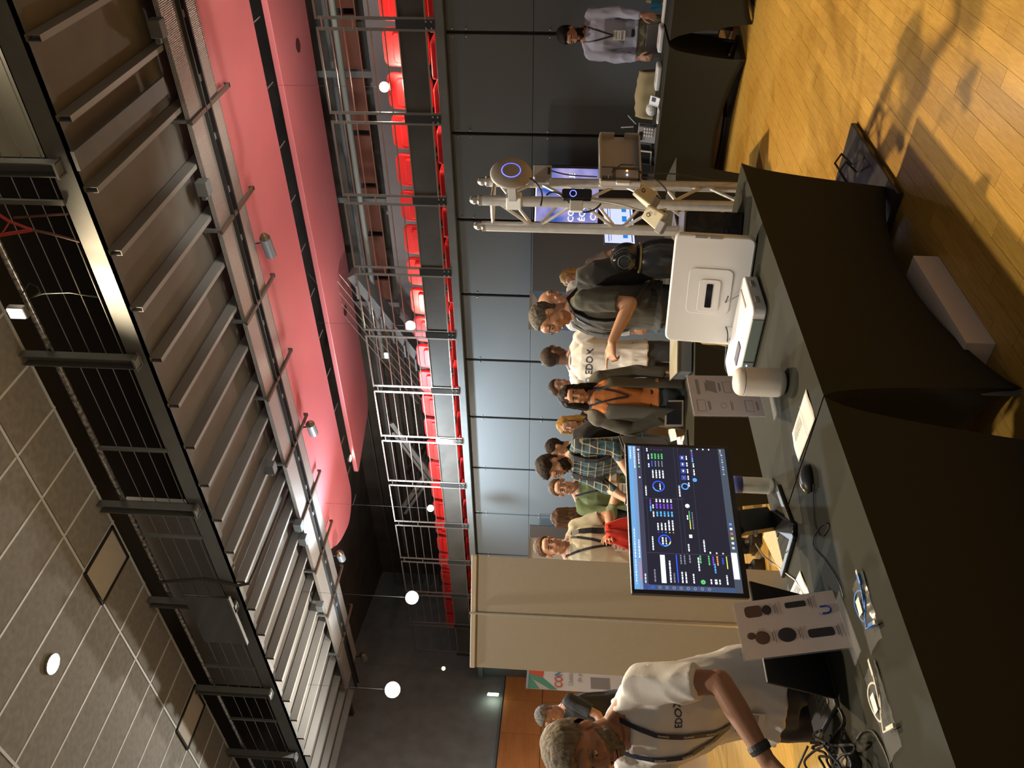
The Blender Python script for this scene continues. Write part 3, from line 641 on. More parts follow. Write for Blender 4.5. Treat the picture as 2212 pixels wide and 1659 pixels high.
words('wht', 0.255, 0.19, 0.09); words('wht', 0.63, 0.155, 0.07); words('wht', 0.255, 0.53, 0.05); words('wht', 0.63, 0.49, 0.08); words('wht', 0.255, 0.68, 0.08)
words('cyan', 0.52, 0.19, 0.04); words('pur', 0.565, 0.19, 0.04)
for i in range(5):
    v = 0.25+i*0.036; words('wht', 0.39, v, 0.05+0.02*(i > 2), 0.014); ring(('blue', 'blue', 'cyan', 'yel', 'ora')[i], 0.375, v+0.007, 0.006, th=0.6)
    words('cyan', 0.485, v, 0.035, 0.016); words('pur', 0.54, v, 0.035, 0.016); words('wht', 0.59-0.005, v, 0.022, 0.016)
for i in range(4):
    v = 0.235+i*0.034; words('wht', 0.76, v, 0.06, 0.014); ui('blue' if i == 0 else 'gry', 0.845, v, 0.045, 0.010); words('grn', 0.905, v, 0.04, 0.016); ring('gry', 0.975, v+0.006, 0.006)
words('wht', 0.48, 0.215, 0.04); words('wht', 0.54, 0.215, 0.03); words('wht', 0.84, 0.20, 0.03); words('wht', 0.90, 0.20, 0.04); words('wht', 0.96, 0.19, 0.025)
for i, u in enumerate((0.72, 0.77, 0.82, 0.87, 0.92)):
    if i == 0: ring('lblue', u-0.015, 0.555, 0.038, th=0.2)
    else: ui('blue', u-0.016, 0.53, 0.032, 0.045); ui('head', u-0.013, 0.535, 0.026, 0.035, 0.0025); ui('wht' if i > 1 else 'gry', u-0.008, 0.545, 0.016, 0.014, 0.003)
    words('wht', u-0.015, 0.59, 0.03)
ui('wht', 0.345, 0.55, 0.022, 0.03); ring('wht', 0.565, 0.56, 0.022, th=0.6); ui('yel', 0.405, 0.568, 0.06, 0.008); ui('grn', 0.465, 0.568, 0.065, 0.008); words('gry', 0.405, 0.595, 0.12, 0.009); words('wht', 0.47, 0.545, 0.03)
ring('lblue', 0.755, 0.66, 0.022, th=0.55); words('wht', 0.79, 0.655, 0.045); words('wht', 0.85, 0.655, 0.03); words('cyan', 0.89, 0.65, 0.035, 0.014); words('pur', 0.93, 0.65, 0.035, 0.014); words('grn', 0.97, 0.65, 0.015)
for v in (0.71, 0.77, 0.83): words('wht', 0.985, v, 0.01); words('wht', 0.245, v+0.02, 0.012)
ui('card', 0.085, 0.93, 0.17, 0.055, 0.004)
for i in range(6): ui(('wht', 'wht', 'yel', 'red', 'wht', 'lblue')[i], 0.28+i*0.032, 0.95, 0.016, 0.025)
for i in range(9): ui(('wht', 'lblue')[i % 3 == 1], 0.80+i*0.018, 0.952, 0.011, 0.018)
words('wht', 0.96, 0.945, 0.035)
for c, m in GRP.items(): o = mb_(m, 'screen_graphics', em(c, UI[c], 1.25), fix=False); tag(o, kind='stuff')
# stand: neck, v-shaped foot
bk = -MF.col[2].to_3d()
nb = ctr+bk*0.05-Vector((0, 0, 0.10))
neck = MB(); ftc = AZ(1668, 1120, TZ+0.01)
neck.bar(nb+Vector((0, 0, 0.02)), (nb.x+0.0, nb.y, TZ+0.20), 0.10, 0.04, up=bk); neck.bar((nb.x, nb.y, TZ+0.22), ftc+Vector((0, 0, 0.0)), 0.10, 0.035, up=bk)
mb_(neck, 'neck', M_bplas, M=Matrix.Identity(4), bevel=0.004)
p1, p2, p3 = AZ(1680, 1052, TZ+0.012), AZ(1716, 1152, TZ+0.012), AZ(1690, 1243, TZ+0.012)
mb_(MB().bar(p1, p2, 0.03, 0.016).bar(p2, p3, 0.03, 0.016).bar(ftc, p2, 0.07, 0.016), 'foot', M_bplas, M=Matrix.Identity(4), bevel=0.004)
kn = mb_(MB().ell((0, 0, 0), (0.013, 0.013, 0.008)), 'logo_knob', M_chrome, M=Matrix.Translation(AZ(1631, 1152, 0.90)+(C0-nb).normalized()*0.02))
lgt = bpy.data.objects['monitor']
# --- capsule speaker
sp = empty('capsule_speaker', (2.50, 2.055, TZ+0.004), 0, 'upright cream capsule shaped speaker with rounded ends on the near table', 'speaker')
def capsule_prof(r, h, e, z0=0.0, z1=1.0):
    pr = []
    for i in range(9):
        a = math.radians(90*i/8); pr.append((max(0.0008, r-e+e*math.sin(a)) if i else 0.001, e*(1-math.cos(a))))
    pr += [(r, h*0.5)]
    for i in range(9):
        a = math.radians(90*i/8); pr.append((r-e+e*math.cos(a) if i < 8 else 0.001, h-e+e*math.sin(a)))
    return pr
pr = capsule_prof(0.059, 0.205, 0.034)
pr[0] = (0.001, 0.0); pr.insert(1, (0.025, 0.0))
lo = [p for p in pr if p[1] <= 0.166]+[(0.059, 0.166), (0.055, 0.168)]; hi = [(0.055, 0.170), (0.0588, 0.1705)]+[p for p in pr if p[1] > 0.171]
M_cream = mat('cream_plastic', (0.86, 0.80, 0.70), 0.42)
MB().lathe(sorted(lo, key=lambda p: p[1]), 40).build('body', M_cream, sp, smooth='auto'); MB().lathe(sorted(hi, key=lambda p: p[1]), 40).build('cap', M_cream, sp, smooth='auto')
MB().lathe([(0.054, 0.165), (0.054, 0.172)], 32).build('seam_ring', M_black, sp)
# --- lying white case
wc = empty('white_case', (3.09, 2.27, TZ+0.004), 0, 'flat white rugged case lying closed on the near table with a grey front strip', 'case')
MB().rbox((0, 0, 0.032), (0.29, 0.53, 0.062), 0.03).build('body', M_white, wc, smooth='auto', bevel=0.006)
MB().box((-0.147, 0.02, 0.032), (0.006, 0.46, 0.05)).build('front_strip', mat('strip_green', (0.20, 0.24, 0.22), 0.5), wc, bevel=0.002)
MB().box((-0.151, 0.03, 0.032), (0.002, 0.003, 0.05)).build('strip_joint', M_black, wc)
MB().ell((-0.152, 0.05, 0.038), (0.002, 0.003, 0.003), n=8, m=6).build('status_light', lamp_mat('led_blue', (0.3, 0.5, 1), 12), wc)
for x in (-0.07, 0.06): MB().box((x, -0.268, 0.035), (0.045, 0.008, 0.02)).build('latch', M_chrome, wc, bevel=0.002)
MB().box((-0.06, 0.05, 0.066), (0.05, 0.11, 0.006), Matrix.Rotation(0.0, 4, 'Z')).build('recess_panel', mat('recess_violet', (0.12, 0.11, 0.16), 0.4), wc)
MB().box((0.05, -0.19, 0.0645), (0.14, 0.012, 0.004)).build('groove', mat('groove', (0.35, 0.28, 0.24), 0.6), wc)
# --- standing white case lid
A, B, C_, D_ = AZ(1462, 503, 1.125), AZ(1632, 518, TZ+0.01), AZ(1602, 762, TZ+0.01), AZ(1435, 722, 1.125)
exx = ((A-D_)+(B-C_))/2; eyy = ((D_-C_)+(A-B))/2; cc_ = (A+B+C_+D_)/4; F2 = frame(cc_, exx, eyy); W2, H2 = exx.length, eyy.length
ws = empty('white_case', cc_-Vector((0, 0, H2/2)), 0, 'white rugged case standing upright with a dark handle slot in its middle', 'case')
i2 = Matrix.Translation(-ws.location)
def wsb(mb, name, m, **k):
    o = mb.build(name, m, ws, **k); o.data.transform(i2 @ F2); return o
wsb(MB().rbox((0, 0, -0.03), (W2, H2, 0.055), 0.035), 'shell', M_white, smooth='auto', bevel=0.008)
wsb(MB().rbox((0, 0, -0.001), (W2*0.42, H2*0.55, 0.006), 0.03), 'raised_field', M_white, smooth='auto', bevel=0.002)
wsb(MB().rbox((-0.02, 0, 0.004), (W2*0.30, H2*0.27, 0.006), 0.02), 'handle_plate', M_white, smooth='auto', bevel=0.002)
wsb(MB().rbox((-0.02, 0, 0.0075), (W2*0.22, H2*0.08, 0.003), 0.005), 'handle_slot', M_glass)
wsb(MB().box((W2/2-0.006, H2*0.18, 0.0), (0.014, 0.06, 0.01)).box((W2/2-0.006, H2*0.0, 0.0), (0.014, 0.06, 0.01)), 'latch', M_chrome, bevel=0.002)
# --- wrapped black box
wx = empty('wrapped_box', (3.74, 2.06, TZ+0.004), 0.5, 'tall black box in shiny wrinkled film on the near table end', 'box')
bx = MB(); bx.box((0, 0, 0.145), (0.19, 0.19, 0.29)); o = bx.build('box', mat('film_black', (0.010, 0.010, 0.011), 0.12, bump=0.8, scale=12, spec=0.25), wx, bevel=0.008)
MB().box((0, 0, 0.296), (0.195, 0.195, 0.012)).build('clear_top', mat('film_clear', (0.10, 0.095, 0.085), 0.2, bump=1.0, scale=14), wx, bevel=0.004)
# --- leaflet stands
def stand(name, label, c, th=0.004, m=M_paper, depth=0.07):
    TLc, TRc, BRc, BLc = c; ex = ((TRc-TLc)+(BRc-BLc))/2; ey = ((TLc-BLc)+(TRc-BRc))/2; ctr = (TLc+TRc+BRc+BLc)/4
    F = frame(ctr, ex, ey); Wd, Ht = ex.length, ey.length; base = (BLc+BRc)/2; base = Vector((base.x, base.y, TZ+0.004))
    e = empty(name, base, 0, label, 'sign'); I = Matrix.Translation(-base)
    def add(mb, nm, mm, **k):
        o = mb.build(nm, mm, e, **k); o.data.transform(I @ F); return o
    add(MB().box((0, 0, -0.004), (Wd, Ht, 0.003)), 'acrylic_sheet', mat('acrylic', (0.75, 0.75, 0.78), 0.08, alpha=0.10), bevel=0.001)
    add(MB().box((0, 0, -0.001), (Wd*0.97, Ht*0.97, 0.002)), 'leaflet', m)
    fwd = F.col[2].to_3d(); fwd.z = 0; fwd.normalize()
    fo = MB().prism([(-Wd/2, -0.02), (Wd/2, -0.02), (Wd/2, depth), (-Wd/2, depth)], 0, 0.003).build('acrylic_foot', MATS['acrylic'], e)
    exh = ex.copy(); exh.z = 0; exh.normalize(); fo.data.transform(Matrix(((exh.x, fwd.x, 0, 0), (exh.y, fwd.y, 0, 0), (0, 0, 1, 0), (0, 0, 0, 1))))
    return add, Wd, Ht, e
pl = mat('leaflet_lilac', (0.66, 0.62, 0.68), 0.7); c1 = [D(1493, 896, 3.30), D(1485, 809, 3.45), D(1628, 812, 3.45), D(1661, 903, 3.30)]
add, Wd, Ht, s1 = stand('leaflet_stand', 'lilac leaflet with grey product drawings in an acrylic stand behind the capsule speaker', c1, m=pl, depth=0.03)
for cx, cy, kind in ((0.2, 0.36, 0), (0.2, 0.17, 1), (-0.25, 0.36, 2), (-0.25, 0.05, 3), (0.2, -0.05, 2), (0.2, -0.3, 2), (-0.25, -0.3, 2)):
    x, y = cx*Wd, cy*Ht
    if kind == 0: add(MB().box((x, y, 0.001), (Wd*0.36, Ht*0.045, 0.001), top=(1, 0.6)), 'product_drawing', M_grey)
    elif kind == 1: add(MB().prism([(x-0.035, y-0.02), (x+0.03, y-0.02), (x+0.04, y+0.02), (x-0.02, y+0.02)], 0.0005, 0.001), 'product_drawing', M_grey)
    elif kind == 3: add(MB().lathe([(0.014, 0.0), (0.014, 0.001), (0.013, 0.001), (0.013, 0.0)], 20, Matrix.Translation((x, y, 0.0005))), 'product_drawing', M_grey)
    else: add(MB().box((x, y+0.016, 0.001), (0.06, 0.003, 0.001)).box((x, y-0.018, 0.001), (0.06, 0.001, 0.001)).box((x-0.03, y, 0.001), (0.001, 0.034, 0.001)).box((x+0.03, y, 0.001), (0.001, 0.034, 0.001)), 'product_drawing', M_grey)
    add(MB().box((x, y-0.032, 0.001), (0.05, 0.002, 0.001)).box((x, y-0.038, 0.001), (0.04, 0.0015, 0.001)), 'caption_lines', M_ink)
pk = mat('leaflet_pinkish', (0.80, 0.68, 0.62), 0.65)
c2 = [AZ(1606, 1400, 1.045), AZ(1580, 1276, 1.045), AZ(1805, 1300, TZ+0.006), AZ(1850, 1428, TZ+0.006)]
add, Wd, Ht, s2 = stand('leaflet_stand', 'pale leaflet with dark product pictures in an acrylic stand beside the monitor', c2, m=pk, depth=0.05)
br = mat('print_brown', (0.13, 0.07, 0.045), 0.5); bl = mat('print_black', (0.035, 0.03, 0.035), 0.5)
def pic(u, v, w_, h_, m, k='r'):
    x, y = (u-0.5)*Wd, (0.5-v)*Ht
    if k == 'r': add(MB().rbox((x, y, 0.0008), (w_*Wd, h_*Ht, 0.001), min(w_*Wd, h_*Ht)*0.3), 'product_picture', m)
    else: add(MB().ell((x, y, 0.0008), (w_*Wd/2, h_*Ht/2, 0.0006), n=20, m=4), 'product_picture', m)
    add(MB().box((x, y-h_*Ht/2-0.010, 0.0008), (0.035, 0.0018, 0.0006)).box((x, y-h_*Ht/2-0.016, 0.0008), (0.05, 0.0012, 0.0006)), 'caption_lines', M_ink)
pic(0.79, 0.19, 0.20, 0.17, br); pic(0.79, 0.32, 0.17, 0.09, bl, 'e'); pic(0.38, 0.12, 0.12, 0.08, br, 'e'); pic(0.33, 0.22, 0.22, 0.14, br, 'e'); pic(0.82, 0.60, 0.10, 0.20, bl); pic(0.33, 0.45, 0.24, 0.17, bl, 'e'); pic(0.30, 0.76, 0.14, 0.24, bl)
um = MB(); ux, uy = (0.66-0.5)*Wd, (0.5-0.86)*Ht
um.tube([(ux-0.014, uy+0.012, 0.001), (ux-0.014, uy-0.004, 0.001), (ux-0.009, uy-0.013, 0.001), (ux, uy-0.016, 0.001), (ux+0.009, uy-0.013, 0.001), (ux+0.014, uy-0.004, 0.001), (ux+0.014, uy+0.014, 0.001)], 0.0035, 6).box((ux-0.012, uy+0.02, 0.001), (0.003, 0.003, 0.001)).box((ux-0.018, uy+0.016, 0.001), (0.002, 0.002, 0.001))
add(um, 'blue_emblem', mat('logo_blue', (0.03, 0.05, 0.30), 0.5))
# --- papers
def sheet(pts, label, lines=True, z=TZ+0.007, name='paper_sheet', bend=0.004):
    P = [AZ(x, y, z) for x, y in pts]; c = sum(P, Vector())/4; m = MB(); n = 8; vs = []; fs = []
    for i in range(n+1):
        for j in range(n+1):
            u, v = i/n, j/n; p = (P[0]*(1-u)+P[1]*u)*(1-v)+(P[3]*(1-u)+P[2]*u)*v; vs.append(p-c+Vector((0, 0, bend*math.sin(3*u+2*v)*math.sin(3.1*u))))
    for i in range(n):
        for j in range(n): a = i*(n+1)+j; fs.append((a, a+1, a+n+2, a+n+1))
    m.add(vs, fs); o = m.build(name, M_paper, smooth=True, M=Matrix.Translation(c)); o.modifiers.new('s', 'SOLIDIFY').thickness = 0.0008
    tag(o, label, 'paper')
    if lines:
        lm = MB()
        for i in range(7):
            v = 0.15+i*0.06; a = (P[0]*(1-0.15)+P[1]*0.15)*(1-v)+(P[3]*0.85+P[2]*0.15)*v-c; b = (P[0]*0.5+P[1]*0.5)*(1-v)+(P[3]*0.5+P[2]*0.5)*v-c
            lm.bar(a+Vector((0, 0, bend+0.001)), b+Vector((0, 0, bend+0.001)), 0.003, 0.0005)
        v = 0.62; a = P[0]*(1-v)+P[3]*v-c; b = P[1]*(1-v)+P[2]*v-c; lm.bar(a+Vector((0, 0, bend+0.001)), b+Vector((0, 0, bend+0.001)), 0.0015, 0.0005)
        lm.build('printed_lines', M_grey, o)
    return o
sheet([(1711, 936), (1725, 998), (1760, 905), (1741, 840)], 'loose white printed sheet on the nearest table between speaker and mouse')
sheet([(1705, 1282), (1742, 1300), (1750, 1290), (1728, 1232)], 'white printed sheet half hidden under the laptop lid')
# --- mouse and its cable
ms = empty('mouse', (2.005, 2.085, TZ+0.004), -0.25, 'black and gold rimmed computer mouse beside the printed sheet', 'mouse')
MB().ell((0, 0, 0.010), (0.056, 0.030, 0.026), n=24, m=14).build('shell', M_bplas, ms, smooth=True)
MB().ell((-0.01, 0.010, 0.0155), (0.048, 0.014, 0.021), n=20, m=12).build('side_trim', mat('bronze', (0.35, 0.27, 0.14), 0.3, 0.8), ms, smooth=True)
MB().ell((-0.035, 0, 0.03), (0.01, 0.004, 0.007), n=12, m=8).build('wheel', M_grey, ms, smooth=True)
def cable(pts, r, label, m=M_cable, z=TZ+0.008, name='cable', cat='cable'):
    P = [AZ(p[0], p[1], (p[2] if len(p) > 2 else z)) for p in pts]
    Q = []
    for i in range(len(P)-1):   # catmull-rom
        a, b, c, d = P[max(i-1, 0)], P[i], P[i+1], P[min(i+2, len(P)-1)]
        for k in range(5):
            t = k/5; Q.append(0.5*((2*b)+(c-a)*t+(2*a-5*b+4*c-d)*t*t+(3*b-a-3*c+d)*t**3))
    Q.append(P[-1]); c0 = Q[0].copy(); o = MB().tube([q-c0 for q in Q], r, 8).build(name, m, smooth='auto', M=Matrix.Translation(c0))
    if label: tag(o, label, cat)
    return o
cable([(1757, 1045), (1757, 1085), (1760, 1130), (1772, 1158), (1784, 1150), (1790, 1135), (1778, 1132), (1764, 1148), (1757, 1165), (1760, 1185), (1785, 1215), (1812, 1258), (1822, 1290)], 0.0022, 'thin black mouse cable making a loop on the cloth')
cable([(1632, 1175, 0.86), (1650, 1200, 0.80), (1675, 1220), (1700, 1240), (1722, 1258), (1738, 1290)], 0.003, 'pale monitor cable running past the paper toward the laptop', mat('cable_pale', (0.45, 0.42, 0.36), 0.5))
# --- bottle
bo = empty('water_bottle', AZ(1668, 1050, TZ+0.004), 0, 'clear ribbed plastic water bottle behind the monitor edge', 'bottle')
pf = [(0.001, 0.0), (0.026, 0.0), (0.034, 0.010)]
for i in range(12): pf += [(0.0355, 0.02+i*0.009), (0.0335, 0.0245+i*0.009)]
pf += [(0.035, 0.13), (0.035, 0.17), (0.030, 0.19), (0.015, 0.215), (0.013, 0.23), (0.001, 0.231)]
MB().lathe(pf, 32).build('body', mat('bottle_plastic', (0.80, 0.82, 0.76), 0.12, trans=0.35, alpha=0.8), bo, smooth=True)
MB().lathe([(0.0362, 0.128), (0.0362, 0.172)], 32).build('label_band', mat('label_blue', (0.10, 0.12, 0.35), 0.5), bo, smooth=True); MB().lathe([(0.015, 0.222), (0.015, 0.24), (0.001, 0.241)], 20).build('cap', mat('cap_blue', (0.1, 0.3, 0.7), 0.5), bo, smooth='auto')
# --- laptop seen from behind its lid
La, Lb, Lt, Lr = AZ(1808, 1527, TZ+0.012), AZ(1752, 1300, TZ+0.012), AZ(1655, 1458, 0.975), AZ(1617, 1246, 0.975)
exl = ((Lb-La)+(Lr-Lt))/2; eyl = ((Lt-La)+(Lr-Lb))/2; F3 = frame((La+Lb+Lt+Lr)/4, exl, eyl); W3, H3 = exl.length, eyl.length
lp = empty('laptop', (La+Lb)/2-Vector((0, 0, 0.008)), 0, 'open black laptop with its lid back toward the camera behind the leaflet stand', 'laptop'); i3 = Matrix.Translation(-lp.location)
o = MB().box((0, 0, 0), (W3, H3, 0.010)).build('lid', M_bplas, lp, bevel=0.003); o.data.transform(i3 @ F3)
exh = (Lb-La).normalized(); back = Vector((-exh.y, exh.x, 0))
if back.y < 0: back = -back
KF = frame((La+Lb)/2+back*0.125+Vector((0, 0, -0.002)), exh, back)
o = MB().box((0, 0, 0), (W3, 0.25, 0.014)).build('base', mat('laptop_grey', (0.09, 0.088, 0.08), 0.5), lp, bevel=0.003); o.data.transform(i3 @ KF)
ky = MB()
for i in range(14):
    for j in range(5): ky.box((-0.145+i*0.022, -0.075+j*0.024, 0.0085), (0.017, 0.018, 0.003))
o = ky.build('keys', mat('key_grey', (0.16, 0.155, 0.14), 0.35), lp, fix=False); o.data.transform(i3 @ KF); tag(o, kind='stuff')
# --- bagged patch cables
def patch(c1, c2, m, label, sx=1):
    a = AZ(*c1, TZ+0.012); b = AZ(*c2, TZ+0.012); ctr = (a+b)/2; ang = math.atan2((b-a).y, (b-a).x); L = (b-a).length
    e = empty('patch_cable', ctr, ang, label, 'cable')
    lp_ = []
    for k in range(33):
        t = math.radians(k*11.25*1.0); lp_.append((-L*0.08+L*0.27*math.cos(t), 0.036*math.sin(t)-0.012, 0.004+0.003*math.sin(t*2)))
    MB().tube(lp_, 0.0032, 8, cap=False).build('coil', m, e, smooth=True)
    MB().tube([(-L*0.48, 0.03, 0.006), (-L*0.2, 0.028, 0.008), (L*0.05, 0.016, 0.008), (L*0.25, -0.002, 0.008), (L*0.36, -0.01, 0.008), (L*0.40, 0.02, 0.006)], 0.0032, 8).build('strand', m, e, smooth=True)
    for p, r in (((-L*0.45, 0.031, 0.006), 0.0), ((L*0.40, 0.028, 0.006), 1.3)):
        MB().box((0, 0, 0), (0.035, 0.012, 0.010)).build('connector', m, e, bevel=0.002, M=Matrix.Translation(p) @ Matrix.Rotation(r, 4, 'Z')); MB().box((0.0, 0, 0), (0.016, 0.011, 0.008)).build('plug_tip', mat('clear_plug', (0.75, 0.7, 0.55), 0.15), e, M=Matrix.Translation(p) @ Matrix.Rotation(r, 4, 'Z') @ Matrix.Translation((-0.022 if r == 0 else 0.024, 0, 0)))
    bg = MB(); vs = []; fs = []; nn = 16
    for i in range(nn+1):
        for j in range(9):
            u, v = i/nn, j/8; x = (u-0.45)*L*1.25; y = (v-0.5)*0.10-0.005; z = 0.013*math.sin(math.pi*v)*(0.4+0.6*math.sin(math.pi*u))+0.004*noise.noise(Vector((x*40, y*40, 3)))-0.003
            vs.append((x, y, z))
    for i in range(nn):
        for j in range(8): q = i*9+j; fs.append((q, q+1, q+10, q+9))
    bg.add(vs, fs).build('plastic_bag', mat('bag_film', (0.8, 0.8, 0.8), 0.12, alpha=0.10), e, smooth=True)
    MB().box((-L*0.02, 0.0, 0.016), (0.05, 0.028, 0.001)).build('bag_label', M_paper, e)
patch((1853, 1258), (1885, 1372), mat('cable_blue', (0.05, 0.20, 0.60), 0.4), 'short blue patch cable coiled in a clear bag on the nearest table')
patch((1880, 1452), (1925, 1600), mat('cable_white', (0.75, 0.70, 0.58), 0.4), 'short white patch cable coiled in a clear bag near the table corner')
# --- tangle of dark cables and adapter at the table end
rr = random.Random(5)
for i in range(6):
    pts = []; x, y = 1745+rr.uniform(0, 60), 1560+rr.uniform(0, 60)
    for k in range(8): pts.append((x, y, TZ+0.01+0.012*i+rr.uniform(0, 0.02))); x += rr.uniform(-25, 30); y += rr.uniform(0, 28)
    cable(pts, 0.004, '%s dark cable of the tangle under the leaning man, counted from the cloth upward' % ORD[i])
    bpy.context.scene.collection.objects[-1]['group'] = 'tangled dark cables at the table end'
cable([(1850, 1600), (1862, 1582), (1885, 1580), (1905, 1610), (1918, 1640), (1925, 1665)], 0.003, 'thin black cable arching on the cloth beyond the white patch cable')
cable([(1812, 1530), (1822, 1560), (1800, 1590), (1790, 1620), (1800, 1650)], 0.0035, 'black laptop charging cable curling off the keyboard side')
ad = empty('power_adapter', AZ(1845, 1640, TZ+0.004), 0.5, 'black and tan power adapter at the very corner of the table', 'adapter'); MB().rbox((0, 0, 0.016), (0.11, 0.06, 0.03), 0.01).build('brick', M_bplas, ad, bevel=0.003); MB().rbox((0.0, 0.0, 0.033), (0.06, 0.035, 0.004), 0.006).build('tan_label', mat('tan', (0.35, 0.24, 0.10), 0.6), ad)
cable([(1573, 640, 0.86), (1560, 680, 0.84), (1572, 720, 0.83), (1568, 760, 0.80), (1568, 800, 0.78), (1590, 815, TZ+0.02)], 0.003, 'thin dark cable hanging between the standing case and the leaflet stand')
# --- floor things
fp = empty('floor_plate', (4.12, 1.98, 0), 0, 'black square metal base plate lying on the parquet under the table end', 'base plate'); MB().box((0, 0, 0.018), (0.88, 0.38, 0.03)).build('plate', mat('plate_black', (0.035, 0.033, 0.03), 0.3), fp, bevel=0.006)
for i in range(2):
    c = MB().tube([(4.35-i*0.1, 1.95, 0.04), (4.33-i*0.1, 1.88, 0.12), (4.25-i*0.1, 1.9, 0.17), (4.18-i*0.1, 1.98, 0.10), (4.15-i*0.1, 2.05, 0.04)], 0.006, 8).build('cable', M_cable, smooth='auto'); tag(c, ('black cable looping up off the base plate, farther one', 'black cable looping up off the base plate, nearer one')[i], 'cable')
wbx = empty('white_box', (2.83, 1.93, 0), 0, 'long flat white carton lying on the floor under the near table', 'box'); MB().box((0, 0, 0.055), (0.64, 0.20, 0.11)).build('carton', mat('carton_white', (0.66, 0.55, 0.48), 0.8), wbx, bevel=0.003); MB().box((0, 0, 0.111), (0.64, 0.003, 0.001)).build('flap_joint', M_grey, wbx)
for i, (x, y, s, h) in enumerate(((2.75, 3.15, 0.42, 0.46), (3.25, 3.0, 0.36, 0.42))):
    c = empty('carton', (x, y, 0), 0.4+i*0.3, ('cream carton with thin cables on top, on the floor behind the monitor', 'second tan carton on the floor behind the water bottle')[i], 'box'); m = mat('cardboard', (0.50, 0.36, 0.20), 0.85, var=0.1)
    MB().box((0, 0, h/2), (s, s*0.8, h)).build('carton_body', m, c, bevel=0.003); MB().box((0, s*0.55, h), (s, s*0.35, 0.004), Matrix.Rotation(0.15, 4, 'X')).build('flap', m, c)
    for q in range(3): MB().tube([(0.1*math.cos(t*0.5+q)*(1+0.2*q), 0.09*math.sin(t*0.5+q), h+0.006+0.001*t) for t in range(10)], 0.003, 6).build('wire', M_cable, c, smooth=True)
# --- truss column
tA, tB, tC = Vector((4.30, 2.205, 0)), Vector((4.52, 2.19, 0)), Vector((4.34, 2.40, 0))
tr = empty('truss_column', (4.36, 2.26, 0), 0, 'upright silver three tube metal truss column at the end of the near table', 'truss'); it = Matrix.Translation((-4.36, -2.26, 0))
tops = [AX(1042, 433, 4.30).z, AX(1058, 392, 4.52).z, AX(1050, 488, 4.34).z]
for c, tz in zip((tA, tB, tC), tops):
    o = MB().tube([c, (c.x, c.y, tz)], 0.0315, 20).build('chord', mat('aluminium', (0.62, 0.62, 0.61), 0.36, 0.5, var=0.08, scale=30), tr, smooth='auto'); o.data.transform(it)
    o2 = MB().lathe([(0.031, 0), (0.033, 0.02), (0.022, 0.03), (0.026, 0.05), (0.018, 0.07), (0.012, 0.075), (0.001, 0.076)], 20, Matrix.Translation((c.x, c.y, tz))).build('coupler', M_chrome, tr, smooth='auto'); o2.data.transform(it)
zt = min(tops)-0.05
for a, b in ((tA, tB), (tA, tC), (tB, tC)):
    k = 0; z = zt
    while z > 0.3:
        p, q = (a, b) if k % 2 == 0 else (b, a); z2 = z-0.235
        o = MB().tube([(p.x, p.y, z), (q.x, q.y, z2)], 0.010, 10).build('brace', MATS['aluminium'], tr, smooth='auto'); o.data.transform(it); z = z2-0.02; k += 1
    o = MB().tube([(a.x, a.y, zt+0.02), (b.x, b.y, zt+0.02)], 0.010, 10).build('brace', MATS['aluminium'], tr, smooth='auto'); o.data.transform(it)
# --- round wireless disc on the truss
pc = D(1104, 375, 4.45); toC = (C0-pc).normalized(); rt = Vector((0.645, -0.764, 0)); nn_ = (toC*math.cos(0.68)+rt*math.sin(0.68)+Vector((0, 0, 0.02))).normalized()
dk = empty('wireless_disc', pc, 0, 'round grey wireless disc with a glowing blue ring clamped to the truss', 'wireless device'); Mk = nn_.to_track_quat('Z', 'Y').to_matrix().to_4x4()
MB().lathe([(0.001, -0.035), (0.06, -0.034), (0.10, -0.02), (0.119, 0.0), (0.112, 0.012), (0.08, 0.024), (0.04, 0.029), (0.001, 0.031)], 48, Mk).build('shell', mat('taupe_plastic', (0.36, 0.34, 0.31), 0.45), dk, smooth=True)
MB().lathe([(0.050, 0.0275), (0.0525, 0.0295), (0.055, 0.0268)], 48, Mk).build('light_ring', lamp_mat('ring_blue', (0.03, 0.06, 1.0), 5.0), dk, smooth=True)
MB().bar(-nn_*0.03, tA+Vector((0, 0, pc.z))-pc, 0.05, 0.05).build('mount', M_grey, dk, bevel=0.004)
q = D(1110, 437, 4.2)-pc; q = tA-pc+Vector((0, 0, pc.z-0.005)); MB().box(tuple(q), (0.08, 0.08, 0.09)).build('clamp', mat('clamp_pale', (0.7, 0.75, 0.75), 0.4), dk, bevel=0.006)
q = D(1172, 372, 4.72); gx = empty('grey_module', q, 0.8, 'small grey plastic module behind the round wireless disc', 'electronics box'); MB().box((0, 0, 0), (0.05, 0.075, 0.11)).box((0, 0.05, 0.0), (0.04, 0.04, 0.09)).build('body', M_grey, gx, bevel=0.006); MB().box((-0.026, 0, -0.04), (0.003, 0.04, 0.015)).build('port', M_black, gx)
def acable(pts, r, label, m=M_cable):
    P = [D(*p) for p in pts]; Q = []
    for i in range(len(P)-1):
        a, b, c, d = P[max(i-1, 0)], P[i], P[i+1], P[min(i+2, len(P)-1)]
        for k in range(5): t = k/5; Q.append(0.5*((2*b)+(c-a)*t+(2*a-5*b+4*c-d)*t*t+(3*b-a-3*c+d)*t**3))
    Q.append(P[-1]); c0 = Q[0].copy(); o = MB().tube([q-c0 for q in Q], r, 8).build('cable', m, smooth='auto', M=Matrix.Translation(c0)); tag(o, label, 'cable'); return o
acable([(1145, 385, 4.4), (1162, 400, 4.35), (1171, 420, 4.33), (1168, 445, 4.33)], 0.005, 'black cable curling from the wireless disc around the truss')
